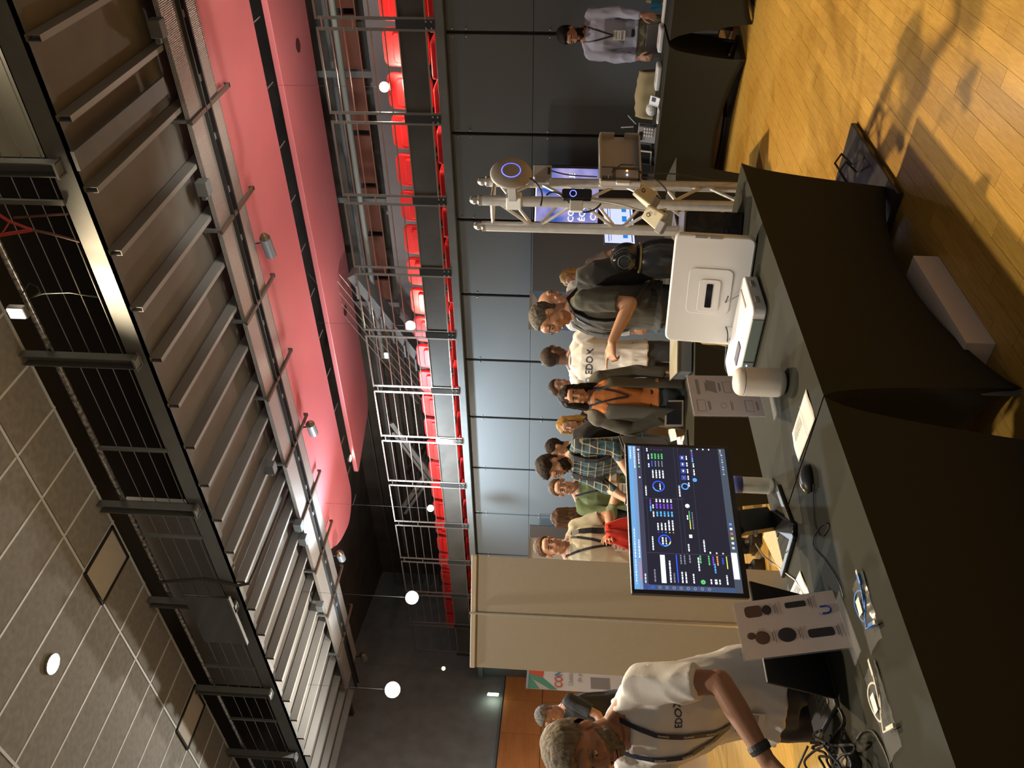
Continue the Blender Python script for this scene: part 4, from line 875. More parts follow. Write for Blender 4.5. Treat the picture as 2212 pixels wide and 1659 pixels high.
acable([(1180, 422, 4.33), (1192, 415, 4.33), (1210, 420, 4.32), (1232, 440, 4.32), (1258, 458, 4.32), (1285, 452, 4.32), (1298, 440, 4.32)], 0.005, 'black cable sagging in front of the truss below the small black device')
acable([(1190, 369, 4.5), (1230, 378, 4.5), (1290, 382, 4.45)], 0.004, 'thin black cable from the grey module to the open case')
acable([(1270, 430, 4.3), (1310, 436, 4.3), (1350, 444, 4.28), (1390, 455, 4.3), (1440, 452, 4.3)], 0.005, 'pale cable running down the front tube of the truss', mat('cable_pale', (0.45, 0.42, 0.36), 0.5))
acable([(1385, 383, 4.4), (1410, 385, 4.4), (1430, 400, 4.4), (1440, 415, 4.4), (1428, 426, 4.4), (1420, 415, 4.4)], 0.005, 'black cable looping below the grey open case')
acable([(1385, 374, 4.5), (1460, 376, 4.6), (1540, 390, 4.7), (1600, 391, 4.8)], 0.004, 'thin black cable sagging toward the floor past the far table')
for k, (x, y, d, lb) in enumerate(((1412, 468, 4.28, 'cream plastic bracket with a round hole tilted at the foot of the truss'), (1392, 420, 4.5, 'second cream bracket jammed between the truss tubes'))):
    e = empty('mounting_bracket', D(x, y, d), 0.5+k*0.4, lb, 'bracket'); Rk = Matrix.Rotation(0.6-k*0.9, 4, 'Y') @ Matrix.Rotation(0.5, 4, 'X')
    MB().box((0, 0, 0), (0.05, 0.10, 0.12), Rk, top=(0.6, 0.8)).build('shell', mat('bracket_cream', (0.62, 0.56, 0.40), 0.45), e, bevel=0.008); MB().lathe([(0.008, 0), (0.013, 0.001), (0.008, 0.002)], 16, Rk @ Matrix.Translation((-0.027, 0, 0.02)) @ Matrix.Rotation(-1.57, 4, 'Y')).build('hole_rim', M_black, e); MB().box((-0.01, 0.02, -0.075), (0.045, 0.07, 0.04), Rk).build('connector_block', M_grey, e, bevel=0.004)
# --- small black device with blue ring
pc = D(1246, 421, 4.22); bd = empty('small_wireless_device', pc, 0, 'small black wireless device with a blue ring fixed to the truss', 'wireless device'); Fb = frame(Vector((0, 0, 0)), rt*0.9+toC*-0.1, Vector((0, 0, 1)))
MB().rbox((0, 0, 0), (0.055, 0.16, 0.045), 0.012, Fb).build('body', M_glass, bd, smooth='auto', bevel=0.004); MB().lathe([(0.015, 0.0235), (0.0175, 0.0245), (0.019, 0.0235)], 28, Fb @ Matrix.Translation((0.0, 0.02, 0))).build('light_ring', MATS['ring_blue'], bd)
MB().box((-0.06, -0.0, -0.01), (0.06, 0.07, 0.03), Fb).build('bracket', mat('clamp_pale', (0.7, 0.75, 0.75), 0.4), bd, bevel=0.004)
# --- open grey case on the truss
c3 = [D(1297, 400, 4.42), D(1290, 292, 4.60), D(1385, 292, 4.60), D(1383, 400, 4.42)]
ex = ((c3[1]-c3[0])+(c3[2]-c3[3]))/2; ey = ((c3[0]-c3[3])+(c3[1]-c3[2]))/2; F4 = frame(sum(c3, Vector())/4, ex, ey); W4, H4 = ex.length, ey.length
oc = empty('open_case', sum(c3, Vector())/4, 0, 'open translucent grey case with two small modules strapped to the truss', 'case'); i4 = Matrix.Translation(-oc.location) @ F4
def ocb(mb, name, m, **k):
    o = mb.build(name, m, oc, **k); o.data.transform(i4); return o
M_tr = mat('smoky_plastic', (0.38, 0.36, 0.345), 0.3)
ocb(MB().rbox((0, 0, -0.02), (W4, H4, 0.01), 0.02), 'back_panel', M_tr, smooth='auto'); ocb(MB().box((0, H4/2-0.008, 0), (W4*0.9, 0.012, 0.05)).box((0, -H4/2+0.008, 0), (W4*0.9, 0.012, 0.05)).box((W4/2-0.008, H4*0.3, 0), (0.012, H4*0.35, 0.05)).box((W4/2-0.008, -H4*0.3, 0), (0.012, H4*0.35, 0.05)).box((-W4/2+0.008, 0, 0), (0.012, H4*0.95, 0.05)), 'rim', M_tr, bevel=0.003)
ocb(MB().box((-W4*0.17, 0, 0.0), (0.008, H4*0.95, 0.03)), 'divider', M_tr)
ocb(MB().box((-W4*0.30, H4*0.32, 0.01), (0.06, 0.065, 0.03)), 'module', M_grey, bevel=0.005); ocb(MB().box((-W4*0.33, -H4*0.15, 0.01), (0.06, 0.13, 0.03)), 'module', M_tr, bevel=0.005)
ocb(MB().ell((-W4*0.28, -H4*0.15, 0.028), (0.005, 0.005, 0.003), n=8, m=6), 'status_light', lamp_mat('led_amber', (1, 0.4, 0.05), 8)); ocb(MB().ell((-W4*0.36, -H4*0.15, 0.028), (0.004, 0.004, 0.003), n=8, m=6), 'status_light', MATS['led_blue'])
ocb(MB().tube([(-W4*0.33, H4*0.2, 0.03), (-W4*0.2, 0.0, 0.04), (-W4*0.2, -H4*0.3, 0.04), (-W4*0.33, -H4*0.5, 0.03)], 0.004, 6), 'wire', M_cable, smooth='auto')
ocb(MB().box((-W4*0.5, -H4*0.05, 0.02), (0.02, 0.075, 0.02)), 'latch', M_white, bevel=0.003)
# --- PTZ dome on a plinth
pz = empty('plinth', (4.42, 2.66, 0), 0.75, 'black equipment plinth standing behind the white cases', 'plinth'); MB().box((0, 0, 0.475), (0.36, 0.30, 0.95)).build('body', M_bplas, pz, bevel=0.01); MB().box((-0.185, 0, 0.92), (0.02, 0.31, 0.03)).build('edge_trim', M_chrome, pz)
dm = empty('dome_camera', (4.40, 2.63, 0.952), 0, 'black dome security camera with a big round lens on the plinth', 'camera')
MB().lathe([(0.001, 0.0), (0.105, 0.0), (0.125, 0.02), (0.128, 0.10), (0.115, 0.16), (0.095, 0.205), (0.085, 0.22), (0.001, 0.222)], 40).build('base', mat('satin_black', (0.018, 0.02, 0.022), 0.22), dm, smooth='auto')
MB().lathe([(0.090, 0.208), (0.099, 0.214), (0.099, 0.222), (0.088, 0.226)], 40).build('collar', MATS['bronze'], dm, smooth='auto')
hv = (C0-Vector((4.40, 2.63, 1.26))).normalized(); lf = Vector((-0.645, 0.764, 0)); hd = (hv*0.92+lf*0.36).normalized(); Mh = Matrix.Translation((0, 0, 0.31)) @ hd.to_track_quat('Z', 'Y').to_matrix().to_4x4()
MB().ell((0, 0, 0.30), (0.095, 0.095, 0.105), n=32, m=20).build('head', MATS['satin_black'], dm, smooth=True)
MB().lathe([(0.072, 0.05), (0.078, 0.072), (0.06, 0.085), (0.001, 0.09)], 32, Mh).build('window', M_glass, dm, smooth=True)
MB().lathe([(0.038, 0.084), (0.042, 0.09), (0.046, 0.084)], 32, Mh).build('lens_ring', M_steel, dm, smooth='auto'); MB().lathe([(0.073, 0.06), (0.080, 0.068), (0.079, 0.056)], 40, Mh).build('window_trim', M_chrome, dm, smooth='auto')
# --- back display table and monitor with white page
cloth_table((6.15, 3.45, 0), 2.3, 1.2, 0.6, 'small black covered table behind the truss, holding the white paged monitor')
c5 = [D(1299, 440, 6.5), D(1312, 521, 6.3), D(1366, 525, 6.3), D(1372, 440, 6.5)]
c5 = [D(1312, 524, 6.3), D(1298, 440, 6.6), D(1370, 440, 6.6), D(1366, 526, 6.3)]
ex = ((c5[1]-c5[0])+(c5[2]-c5[3]))/2; ey = ((c5[0]-c5[3])+(c5[1]-c5[2]))/2; ct5 = sum(c5, Vector())/4; F5 = frame(ct5, ex, ey); W5, H5 = ex.length, ey.length
m5_ = empty('monitor', (ct5.x+0.05, ct5.y+0.05, TZ+0.004), 0, 'tilted monitor showing a bright white web page behind the truss', 'monitor'); i5 = Matrix.Translation(-m5_.location)
def m5b(mb, name, m, FF=F5, **k):
    o = mb.build(name, m, m5_, **k); o.data.transform(i5 @ FF); return o
m5b(MB().box((0, 0, -0.012), (W5+0.015, H5+0.015, 0.02)), 'casing', M_bplas, bevel=0.003); m5b(MB().box((0, 0, 0.0), (W5, H5, 0.003)), 'display', em('page', (0.62, 0.68, 0.95), 1.1))
m5b(MB().box((0, H5*0.36, 0.002), (W5*0.94, 0.006, 0.001)).box((0, H5*0.28, 0.002), (W5*0.9, 0.004, 0.001)).box((0, -H5*0.42, 0.002), (W5*0.94, 0.008, 0.001)), 'page_bars', em('navy', (0.05, 0.06, 0.3), 1))
m5b(MB().box((-W5*0.3, -H5*0.2, 0.002), (W5*0.16, H5*0.16, 0.001)).box((-W5*0.1, -H5*0.2, 0.002), (W5*0.14, H5*0.16, 0.001)).box((W5*0.1, -H5*0.2, 0.002), (W5*0.14, H5*0.16, 0.001)).box((W5*0.35, -H5*0.2, 0.002), (W5*0.14, H5*0.16, 0.001)), 'page_tiles', em('tile', (0.02, 0.22, 0.75), 1))
o = MB().tube([(ct5.x+0.06, ct5.y+0.07, TZ), (ct5.x+0.04, ct5.y+0.05, ct5.z)], 0.02, 10).box((ct5.x+0.06, ct5.y+0.07, TZ+0.008), (0.22, 0.2, 0.012)).build('stand', M_chrome, m5_); o.data.transform(i5)
# --- lit poster display
ct = D(1228, 422, 9.15); ct.z = 1.28; exr = Vector((0.62, -0.78, 0)); F6 = frame(ct, exr, Vector((0, 0, 1)))
lp6 = empty('lit_poster_display', (ct.x, ct.y, 0), 0, 'blue lit poster display with white lettering behind the truss', 'display'); i6 = Matrix.Translation((-ct.x, -ct.y, 0))
def l6(mb, name, m, **k):
    o = mb.build(name, m, lp6, **k); o.data.transform(i6 @ F6); return o
l6(MB().box((0, 0.02, -0.02), (0.66, 1.44, 0.03)), 'frame', M_bplas, bevel=0.004); l6(MB().box((0, -1.24/2-0.3, -0.02), (0.5, 0.7, 0.03)), 'pedestal', M_bplas); l6(MB().box((0, -1.26, 0), (0.6, 0.02, 0.35)), 'foot', M_bplas)
pm = em('poster', (0.13, 0.24, 0.75), 0.9); l6(MB().box((0, 0.35, 0), (0.62, 0.72, 0.004)), 'picture', pm)
nt = pm.node_tree; b_ = nt.nodes['Principled BSDF']; gt = nt.nodes.new('ShaderNodeTexNoise'); gt.inputs['Scale'].default_value = 3.5; rp = nt.nodes.new('ShaderNodeValToRGB'); rp.color_ramp.elements[0].color = (0.05, 0.12, 0.5, 1); rp.color_ramp.elements[1].color = (0.5, 0.42, 0.75, 1); rp.color_ramp.elements[0].position = 0.35; rp.color_ramp.elements[1].position = 0.65
tcx = nt.nodes.new('ShaderNodeTexCoord'); nt.links.new(tcx.outputs['Object'], gt.inputs[0]); nt.links.new(gt.outputs['Fac'], rp.inputs[0]); nt.links.new(rp.outputs[0], b_.inputs['Emission Color'])
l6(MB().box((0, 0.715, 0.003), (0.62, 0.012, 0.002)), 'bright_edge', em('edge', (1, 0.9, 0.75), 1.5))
em('txt', (0.85, 0.88, 1), 1.2)
for s, x, y, z in (('CON', -0.2, 0.30, 0.095), ('ÉQU', -0.2, 0.17, 0.095), ('CIBL', -0.19, 0.04, 0.095), ('RE', 0.20, 0.30, 0.095)):
    text(s, z, i6 @ F6 @ Matrix.Translation((x, y, 0.004)), MATS['e_txt'], lp6, bold=True)
l6(MB().box((0, -0.35, -0.002), (0.62, 0.66, 0.004)), 'lower_field', mat('poster_brown', (0.05, 0.035, 0.03), 0.6))
for s, x, y, z in (('Prépar', -0.18, -0.12, 0.06), ('avec', -0.20, -0.22, 0.06)): text(s, z, i6 @ F6 @ Matrix.Translation((x, y, 0.004)), M_paper, lp6)
# --- banners
def banner(p, ex, wd, ht, label, mf, name='roll_up_banner', z0=0.04):
    e = empty(name, (p.x, p.y, 0), math.atan2(ex.y, ex.x), label, 'banner')
    MB().box((0, 0, z0+ht/2), (wd, 0.004, ht)).build('sheet', mf, e); MB().box((0, 0, z0+ht), (wd+0.01, 0.022, 0.03)).build('top_rail', M_chrome, e); MB().rbox((0, 0.02, 0.03), (wd+0.04, 0.16, 0.06), 0.03).build('base', M_galv, e, smooth='auto')
    MB().tube([(0, 0.03, 0.05), (0, 0.03, z0+ht)], 0.009, 8).build('pole', M_galv, e); return e
M_bw = mat('banner_white', (0.75, 0.78, 0.82), 0.6)
p = D(1146, 670, 9.0); b1 = banner(p, Vector((0.645, -0.764, 0)), 0.44, p.z-0.04, 'white and pale blue banner behind the bald man and the pointing man', M_bw)
MB().prism([(-0.22, 0.0), (0.22, 0.35), (0.22, -1.5), (-0.22, -1.5)], 0, 0.002, Matrix.Translation((0, -0.004, p.z-0.35)) @ Matrix.Rotation(math.radians(90), 4, 'X')).build('blue_field', mat('banner_blue', (0.25, 0.42, 0.75), 0.6), b1)
p = D(1143, 1213, 8.2); b2 = banner(p, Vector((0.645, -0.764, 0)), 0.5, p.z-0.04, 'white banner behind the head of the man in beige', M_bw)
# roll-up seen from behind (big beige sheet with centre pole)
pa_, pb_ = AZ(1020, 1199, 2.2), AZ(1016, 1440, 2.2); mid = (pa_+pb_)/2; exb = (pa_-pb_).normalized()
rb_ = empty('roll_up_banner', (mid.x, mid.y, 0), math.atan2(exb.y, exb.x), 'tall plain beige back of a roll-up banner with a centre pole', 'banner'); wd = (pa_-pb_).length
M_be = mat('banner_back', (0.30, 0.27, 0.21), 0.75, bump=0.1, scale=300); MB().box((0, 0, 1.12), (wd, 0.003, 2.16)).build('sheet', M_be, rb_)
MB().box((0, 0, 2.185), (wd+0.005, 0.024, 0.035)).build('top_rail', mat('rail_cream', (0.55, 0.50, 0.40), 0.4, 0.3), rb_, bevel=0.004); MB().rbox((0, 0, 0.03), (wd+0.05, 0.2, 0.06), 0.04).build('base', M_galv, rb_, smooth='auto')
sgn = -1 if (Matrix.Rotation(math.atan2(exb.y, exb.x), 3, 'Z') @ Vector((0, 1, 0))).dot(Vector((C0.x-mid.x, C0.y-mid.y, 0))) < 0 else 1
MB().tube([(0.03, sgn*0.055, 0.06), (-0.0, sgn*0.018, 2.21)], 0.008, 10).build('pole', mat('pole_pale', (0.72, 0.68, 0.58), 0.25, 0.7), rb_, smooth='auto')
# conteg banner
p = D(1140, 1440, 11.0); q = D(1138, 1487, 10.6); exc = Vector((p.x-q.x, p.y-q.y, 0)).normalized(); wd = 0.85; c = q+exc*wd/2; ht = c.z-0.04
cb_ = banner(c, exc, wd, ht, 'white banner with red and green triangles and red lettering by the orange wall', M_bw)
sg = -sgn if False else (-1 if (Matrix.Rotation(math.atan2(exc.y, exc.x), 3, 'Z') @ Vector((0, 1, 0))).dot(Vector((-c.x, -c.y, 0))) < 0 else 1)
FB = Matrix.Translation((0, sg*0.004, 0)) @ Matrix.Rotation(math.radians(90), 4, 'X')
zt_ = ht+0.03
for poly, mm in (([(-0.42, 0), (-0.14, 0), (-0.42, -0.16)], mat('ban_green', (0.10, 0.38, 0.28), 0.6)), ([(-0.42, -0.16), (-0.26, -0.08), (-0.42, -0.30)], mat('ban_grey', (0.6, 0.6, 0.6), 0.6)), ([(-0.14, 0), (0.12, 0), (-0.02, -0.22), (-0.20, -0.20)], mat('ban_red', (0.75, 0.12, 0.06), 0.6)), ([(-0.26, -0.08), (-0.14, -0.0), (-0.20, -0.2), (-0.42, -0.40), (-0.42, -0.30)], MATS['ban_green'])):
    MB().prism(poly, 0, 0.002, Matrix.Translation((0, 0, zt_)) @ FB).build('coloured_triangle', mm, cb_)
text('CO', 0.15, Matrix.Translation((-0.27, -0.006, zt_-0.42)) @ FB, MATS['ban_red'], cb_, bold=True); text('TE', 0.15, Matrix.Translation((0.06, -0.006, zt_-0.42)) @ FB, MATS['ban_red'], cb_, bold=True)
text('N', 0.15, Matrix.Translation((-0.10, -0.006, zt_-0.42)) @ FB, mat('ban_blue', (0.1, 0.3, 0.6), 0.6), cb_, bold=True)
text('Unités de Con', 0.095, Matrix.Translation((-0.05, -0.006, zt_-0.58)) @ FB, M_grey, cb_); text('de précision', 0.095, Matrix.Translation((-0.02, -0.006, zt_-0.70)) @ FB, M_grey, cb_)
for x in (-0.25, 0.12): MB().box((x, -0.004, zt_-0.98), (0.22, 0.004, 0.26)).build('cabinet_picture', M_grey, cb_)
# --- far table things
def place(name, x, y, z, rz, label, cat): return empty(name, AZ(x, y, z), rz, label, cat)
T2 = TZ+0.004
e = place('open_laptop', 1420, 80, T2, -1.57, 'thin dark laptop half open under the hands of the man in light blue', 'laptop'); MB().box((0, 0, 0.01), (0.34, 0.24, 0.015)).build('base', M_bplas, e, bevel=0.003); MB().box((0, -0.12, 0.09), (0.34, 0.01, 0.17), Matrix.Rotation(0.3, 4, 'X')).build('lid', M_grey, e)
for i, (x, y, sx, sy, h, lb) in enumerate(((1432, 82, 0.2, 0.24, 0.045, 'white rounded router lying in front of the man in light blue'), (1427, 165, 0.17, 0.25, 0.05, 'white device with a grey print beside the folded jacket'), (1424, 250, 0.08, 0.16, 0.02, 'small flat white puck on the far table'))):
    e = place('white_device', x, y, T2, 0, lb, 'device'); MB().rbox((0, 0, h/2), (sx, sy, h), 0.03).build('body', M_white, e, smooth='auto', bevel=h*0.3, seg=3); MB().box((-sx/2*0.5, 0, h), (0.04, 0.08, 0.002)).build('print', M_grey, e)
e = place('folded_card', 1424, 222, T2, -0.6, 'small folded white card with dark bars standing on the far table', 'card'); MB().box((0, 0, 0.05), (0.01, 0.15, 0.10), Matrix.Rotation(0.35, 4, 'Y')).build('leaf', M_white, e); MB().box((-0.008, -0.03, 0.06), (0.004, 0.06, 0.04), Matrix.Rotation(0.35, 4, 'Y')).build('dark_bars', M_ink, e)
e = place('crumpled_bag', 1418, 236, T2, 0, 'small crumpled white bag beside the folded card', 'bag'); MB().ell((0, 0, 0.05), (0.06, 0.07, 0.06), n=12, m=8).build('bag', M_white, e)
e = place('desk_phone', 1416, 290, T2, 0, 'grey desk phone with a keypad in front of the grey module stand', 'phone'); Fp = Matrix.Rotation(-0.9, 4, 'Y')
MB().box((0, 0, 0.09), (0.012, 0.20, 0.19), Matrix.Rotation(0.25, 4, 'Y')).build('body', M_grey, e, bevel=0.004); MB().box((-0.012, 0.03, 0.15), (0.006, 0.09, 0.035), Matrix.Rotation(0.2, 4, 'Y')).build('display', M_glass, e)
for i in range(4):
    for j in range(3): MB().box((-0.01-0.0, 0.02-j*0.035-0.0, 0.115-i*0.026), (0.008, 0.022, 0.014), Matrix.Rotation(0.22, 4, 'Y')).build('key', M_white, e)
MB().box((-0.02, -0.085, 0.09), (0.03, 0.03, 0.17), Matrix.Rotation(0.25, 4, 'Y')).build('handset', M_bplas, e, bevel=0.008)
e = place('antenna_router', 1400, 280, T2, 0, 'black router with two white antennas behind the desk phone', 'router'); MB().box((0, 0, 0.14), (0.04, 0.12, 0.06)).box((0, 0, 0.055), (0.05, 0.04, 0.11)).build('body', M_bplas, e, bevel=0.004)
MB().tube([(0, -0.03, 0.16), (0, -0.02, 0.31)], 0.007, 8).build('antenna', M_white, e); MB().tube([(0, -0.05, 0.13), (0, -0.16, 0.24)], 0.007, 8).build('antenna', M_white, e)
for i, (y, lb) in enumerate(((322, 'first small grey framed tablet stand beside the desk phone'), (345, 'small dark tablet in a pale frame beside the desk phone'), (366, 'small black rounded stand nearest the truss on the far table'))):
    e = place('tablet_stand', 1412, y, T2, 0.1, lb, 'tablet'); MB().box((0, 0, 0.10), (0.015, 0.17 if i == 1 else 0.11, 0.15), Matrix.Rotation(0.3, 4, 'Y')).build('frame', (M_steel, M_white, M_bplas)[i], e, bevel=0.004); MB().box((-0.012, 0, 0.10), (0.006, 0.14 if i == 1 else 0.08, 0.12), Matrix.Rotation(0.3, 4, 'Y')).build('display', M_glass, e); MB().box((0.03, 0, 0.01), (0.1, 0.08, 0.02)).build('foot', M_bplas, e)
e = place('blue_cup', 1428, 12, T2, 0, 'bright blue cup at the very top edge of the photo', 'cup'); MB().lathe([(0.001, 0), (0.04, 0), (0.05, 0.10), (0.046, 0.10), (0.038, 0.01), (0.001, 0.01)], 24).build('cup', mat('cup_blue', (0.05, 0.35, 0.65), 0.4), e, smooth='auto')
e = place('white_paper_stack', 1436, 16, T2, 0, 'white papers beside the blue cup', 'paper'); MB().box((0, 0, 0.006), (0.21, 0.3, 0.01)).build('sheets', M_paper, e)
# chairs with jackets behind the far table
def chair(x, y, rz, label, jl):
    e = empty('folding_chair', (x, y, 0), rz, label, 'chair'); m = M_bplas
    MB().rbox((0, 0, 0.45), (0.42, 0.42, 0.04), 0.05).build('seat', m, e, bevel=0.008); MB().rbox((0, 0, 0), (0.42, 0.3, 0.03), 0.05).build('backrest', m, e, bevel=0.008, M=Matrix.Translation((0, 0.22, 0.72)) @ Matrix.Rotation(math.radians(82), 4, 'X'))
    for a in (-1, 1):
        for b in (-1, 1): MB().tube([(a*0.19, b*0.18, 0.44), (a*0.21, b*0.22, 0)], 0.012, 8).build('leg', M_steel, e)
        MB().tube([(a*0.19, 0.2, 0.44), (a*0.19, 0.24, 0.84)], 0.012, 8).build('back_post', M_steel, e)
    # jacket draped over the back
    g = MB(); vs = []; fs = []; nu, nv = 20, 24
    for i in range(nu+1):
        for j in range(nv+1):
            u, v = i/nu, j/nv; s = (v-0.5)*2; wv = 0.26+0.03*abs(s)
            x_ = (u-0.5)*2*wv; yy = 0.235+0.05*math.copysign(min(1, abs(s)*6), s)+0.02*math.sin(u*17+s*3)*abs(s); z_ = 0.90-abs(s)*(0.42 if s < 0 else 0.5)-0.05*abs(u-0.5)+0.012*noise.noise(Vector((u*8, v*8, 1)))
            vs.append((x_, yy, z_))
    for i in range(nu):
        for j in range(nv): q = i*(nv+1)+j; fs.append((q, q+1, q+nv+2, q+nv+1))
    o = g.add(vs, fs).build('jacket', mat('khaki', (0.46, 0.38, 0.20), 0.85), smooth=True); o.location = e.location; o.rotation_euler = e.rotation_euler; o.modifiers.new('s', 'SOLIDIFY').thickness = 0.012; tag(o, jl, 'jacket')
chair(8.95, 3.32, -1.57, 'folding chair carrying the wide khaki jacket behind the far table', 'khaki jacket draped wide over a chair behind the far table'); chair(8.98, 2.05, -1.45, 'folding chair beyond the man in light blue at the photo top', 'khaki jacket over the chair beyond the man in light blue')
# things under the far tables
e = empty('paper_bag', (8.55, 2.15, 0), 0.3, 'crumpled brown paper bag on the floor seen between the far tables', 'bag'); o = MB().box((0, 0, 0.22), (0.2, 0.3, 0.44), top=(0.8, 0.5)).build('bag', mat('kraft', (0.45, 0.33, 0.16), 0.85), e, bevel=0.02); MB().tube([(0, -0.05, 0.44), (0, -0.03, 0.52), (0, 0.03, 0.52), (0, 0.05, 0.44)], 0.006, 6).build('handle', M_paper, e)
e = empty('grey_pouch', (8.35, 2.12, 0), 0.1, 'small grey pouch with metal clips beside the paper bag', 'bag'); MB().ell((0, 0, 0.09), (0.08, 0.06, 0.09)).build('pouch', M_grey, e, smooth=True); MB().tube([(-0.05, 0.05, 0.02), (0.0, 0.1, 0.15)], 0.006, 6).build('clip', M_chrome, e)
for i, (a, b) in enumerate((((8.25, 3.2), (8.28, 2.4)), ((8.3, 3.9), (8.3, 3.1)))):
    c = MB().tube([(a[0], a[1], 0.02), ((a[0]+b[0])/2-0.05, (a[1]+b[1])/2, 0.08-0.06*i), (b[0], b[1], 0.02)], 0.02-0.01*i, 8).build('floor_cable', M_cable, smooth='auto'); tag(c, ('thick black cable on the floor under the far table', 'thinner black cable on the floor under the far table near the truss')[i], 'cable')
# tablet on the middle table, flyers
e = empty('tablet_on_stand', AZ(1478, 893, 0.705), rzb-math.pi, 'small pale framed tablet propped on the middle table', 'tablet')
MB().box((0, 0, 0.075), (0.20, 0.012, 0.14), Matrix.Rotation(-0.35, 4, 'X')).build('frame', mat('pale_gold', (0.5, 0.46, 0.34), 0.35, 0.5), e, bevel=0.003); MB().box((0, -0.010, 0.074), (0.17, 0.006, 0.11), Matrix.Rotation(-0.35, 4, 'X')).build('display', M_glass, e); MB().box((0, 0.05, 0.02), (0.1, 0.09, 0.04)).build('support', M_bplas, e)
sheet([(1441, 928), (1447, 955), (1462, 950), (1458, 925)], 'cream flyer at the edge of the middle table', False, 0.712)
sheet([(1462, 945), (1466, 968), (1483, 968), (1478, 940)], 'lilac flyer beside the cream one on the middle table', False, 0.712)
# dark monitor standing near middle of picture (seen from its side)
ms_ = D(1408, 962, 5.75); e = empty('angled_monitor', (ms_.x, ms_.y, 0.70), math.atan2(ms_.y, ms_.x)+math.pi/2-0.20-0.9, 'black monitor seen nearly edge-on just behind the dashboard monitor', 'monitor')
MB().box((0, 0, 0.30), (0.02, 0.50, 0.36)).build('casing', M_bplas, e, bevel=0.004, M=Matrix.Rotation(0.9, 4, 'Z')); MB().box((0, 0, 0.3), (0.004, 0.47, 0.33)).build('display', mat('pale_glow', (0.2, 0.22, 0.24), 0.3), e, M=Matrix.Rotation(0.9, 4, 'Z') @ Matrix.Translation((-0.013, 0, 0))); MB().tube([(0, 0, 0), (0, 0, 0.2)], 0.015, 8).box((0, 0, 0.008), (0.18, 0.18, 0.012)).build('stand', M_bplas, e)
# white stool frame in gap
e = empty('white_stool', D(1400, 945, 7.4).to_tuple()[:2]+(0,), 0.3, 'white framed stool glimpsed behind the angled monitor', 'stool')
MB().tube([(-0.15, 0, 0), (-0.15, 0, 0.95), (0.15, 0, 0.95), (0.15, 0, 0)], 0.014, 8).tube([(-0.15, 0.25, 0), (-0.15, 0.25, 0.6)], 0.012, 8).tube([(0.15, 0.25, 0), (0.15, 0.25, 0.6)], 0.012, 8).build('frame', M_white, e, smooth='auto'); MB().rbox((0, 0.12, 0.6), (0.34, 0.3, 0.03), 0.03).build('seat', M_white, e)
# pale counter behind
e = empty('beige_counter', D(1420, 932, 7.0).to_tuple()[:2]+(0,), math.atan2(0.76, -0.645), 'beige exhibition counter behind the visitors', 'counter'); MB().box((0, 0, 0.5), (0.5, 0.3, 1.0)).build('front', mat('counter_beige', (0.40, 0.33, 0.25), 0.7), e); MB().box((0, 0, 1.01), (0.54, 0.34, 0.03)).build('top', M_white, e, bevel=0.004)
# ================================================================== PEOPLE
def skin(n, c): return mat('skin_'+n, c, 0.5, var=0.05, scale=12)
SK = {'light': skin('light', (0.58, 0.33, 0.22)), 'tan': skin('tan', (0.46, 0.24, 0.14)), 'brown': skin('brown', (0.34, 0.17, 0.10)), 'dark': skin('dark', (0.16, 0.08, 0.05))}
def fabric(n, c, **k): return mat('fabric_'+n, c, 0.85, bump=0.25, scale=500, sheen=0.1, **k)
def hairm(n, c): return mat('hair_'+n, c, 0.6, spec=0.2, bump=0.6, scale=90, var=0.35, stretch=(1, 1, 0.25))
def remesh(mb, vox, ratio=1.0, smooth=2, wr=0.0, seed=0.0, sc=9.0):
    me = mb.mesh('tmp'); o = bpy.data.objects.new('tmp', me); COL.objects.link(o)
    r = o.modifiers.new('r', 'REMESH'); r.mode = 'VOXEL'; r.voxel_size = vox
    if smooth: s = o.modifiers.new('s', 'SMOOTH'); s.factor = 0.5; s.iterations = smooth
    if ratio < 1: d = o.modifiers.new('d', 'DECIMATE'); d.ratio = ratio
    dg = bpy.context.evaluated_depsgraph_get(); out = bpy.data.meshes.new_from_object(o.evaluated_get(dg)); bpy.data.objects.remove(o); bpy.data.meshes.remove(me)
    if wr:
        ns = [v.normal.copy() for v in out.vertices]
        for v, n in zip(out.vertices, ns):
            p = v.co; q = Vector((p.x*sc*1.2, p.y*sc*1.2, p.z*sc*0.55))+Vector((seed, seed*2, 0))
            a = noise.noise(q+Vector((0, 0, p.x*6))); v.co = p+n*wr*(1.6*(0.5-abs(a)*2.2)+0.6*noise.noise(q*2.7))
    out.shade_smooth(); return out
def link(me, name, parent, m):
    me.materials.clear(); me.materials.append(m); o = bpy.data.objects.new(name, me); COL.objects.link(o); o.parent = parent; return o
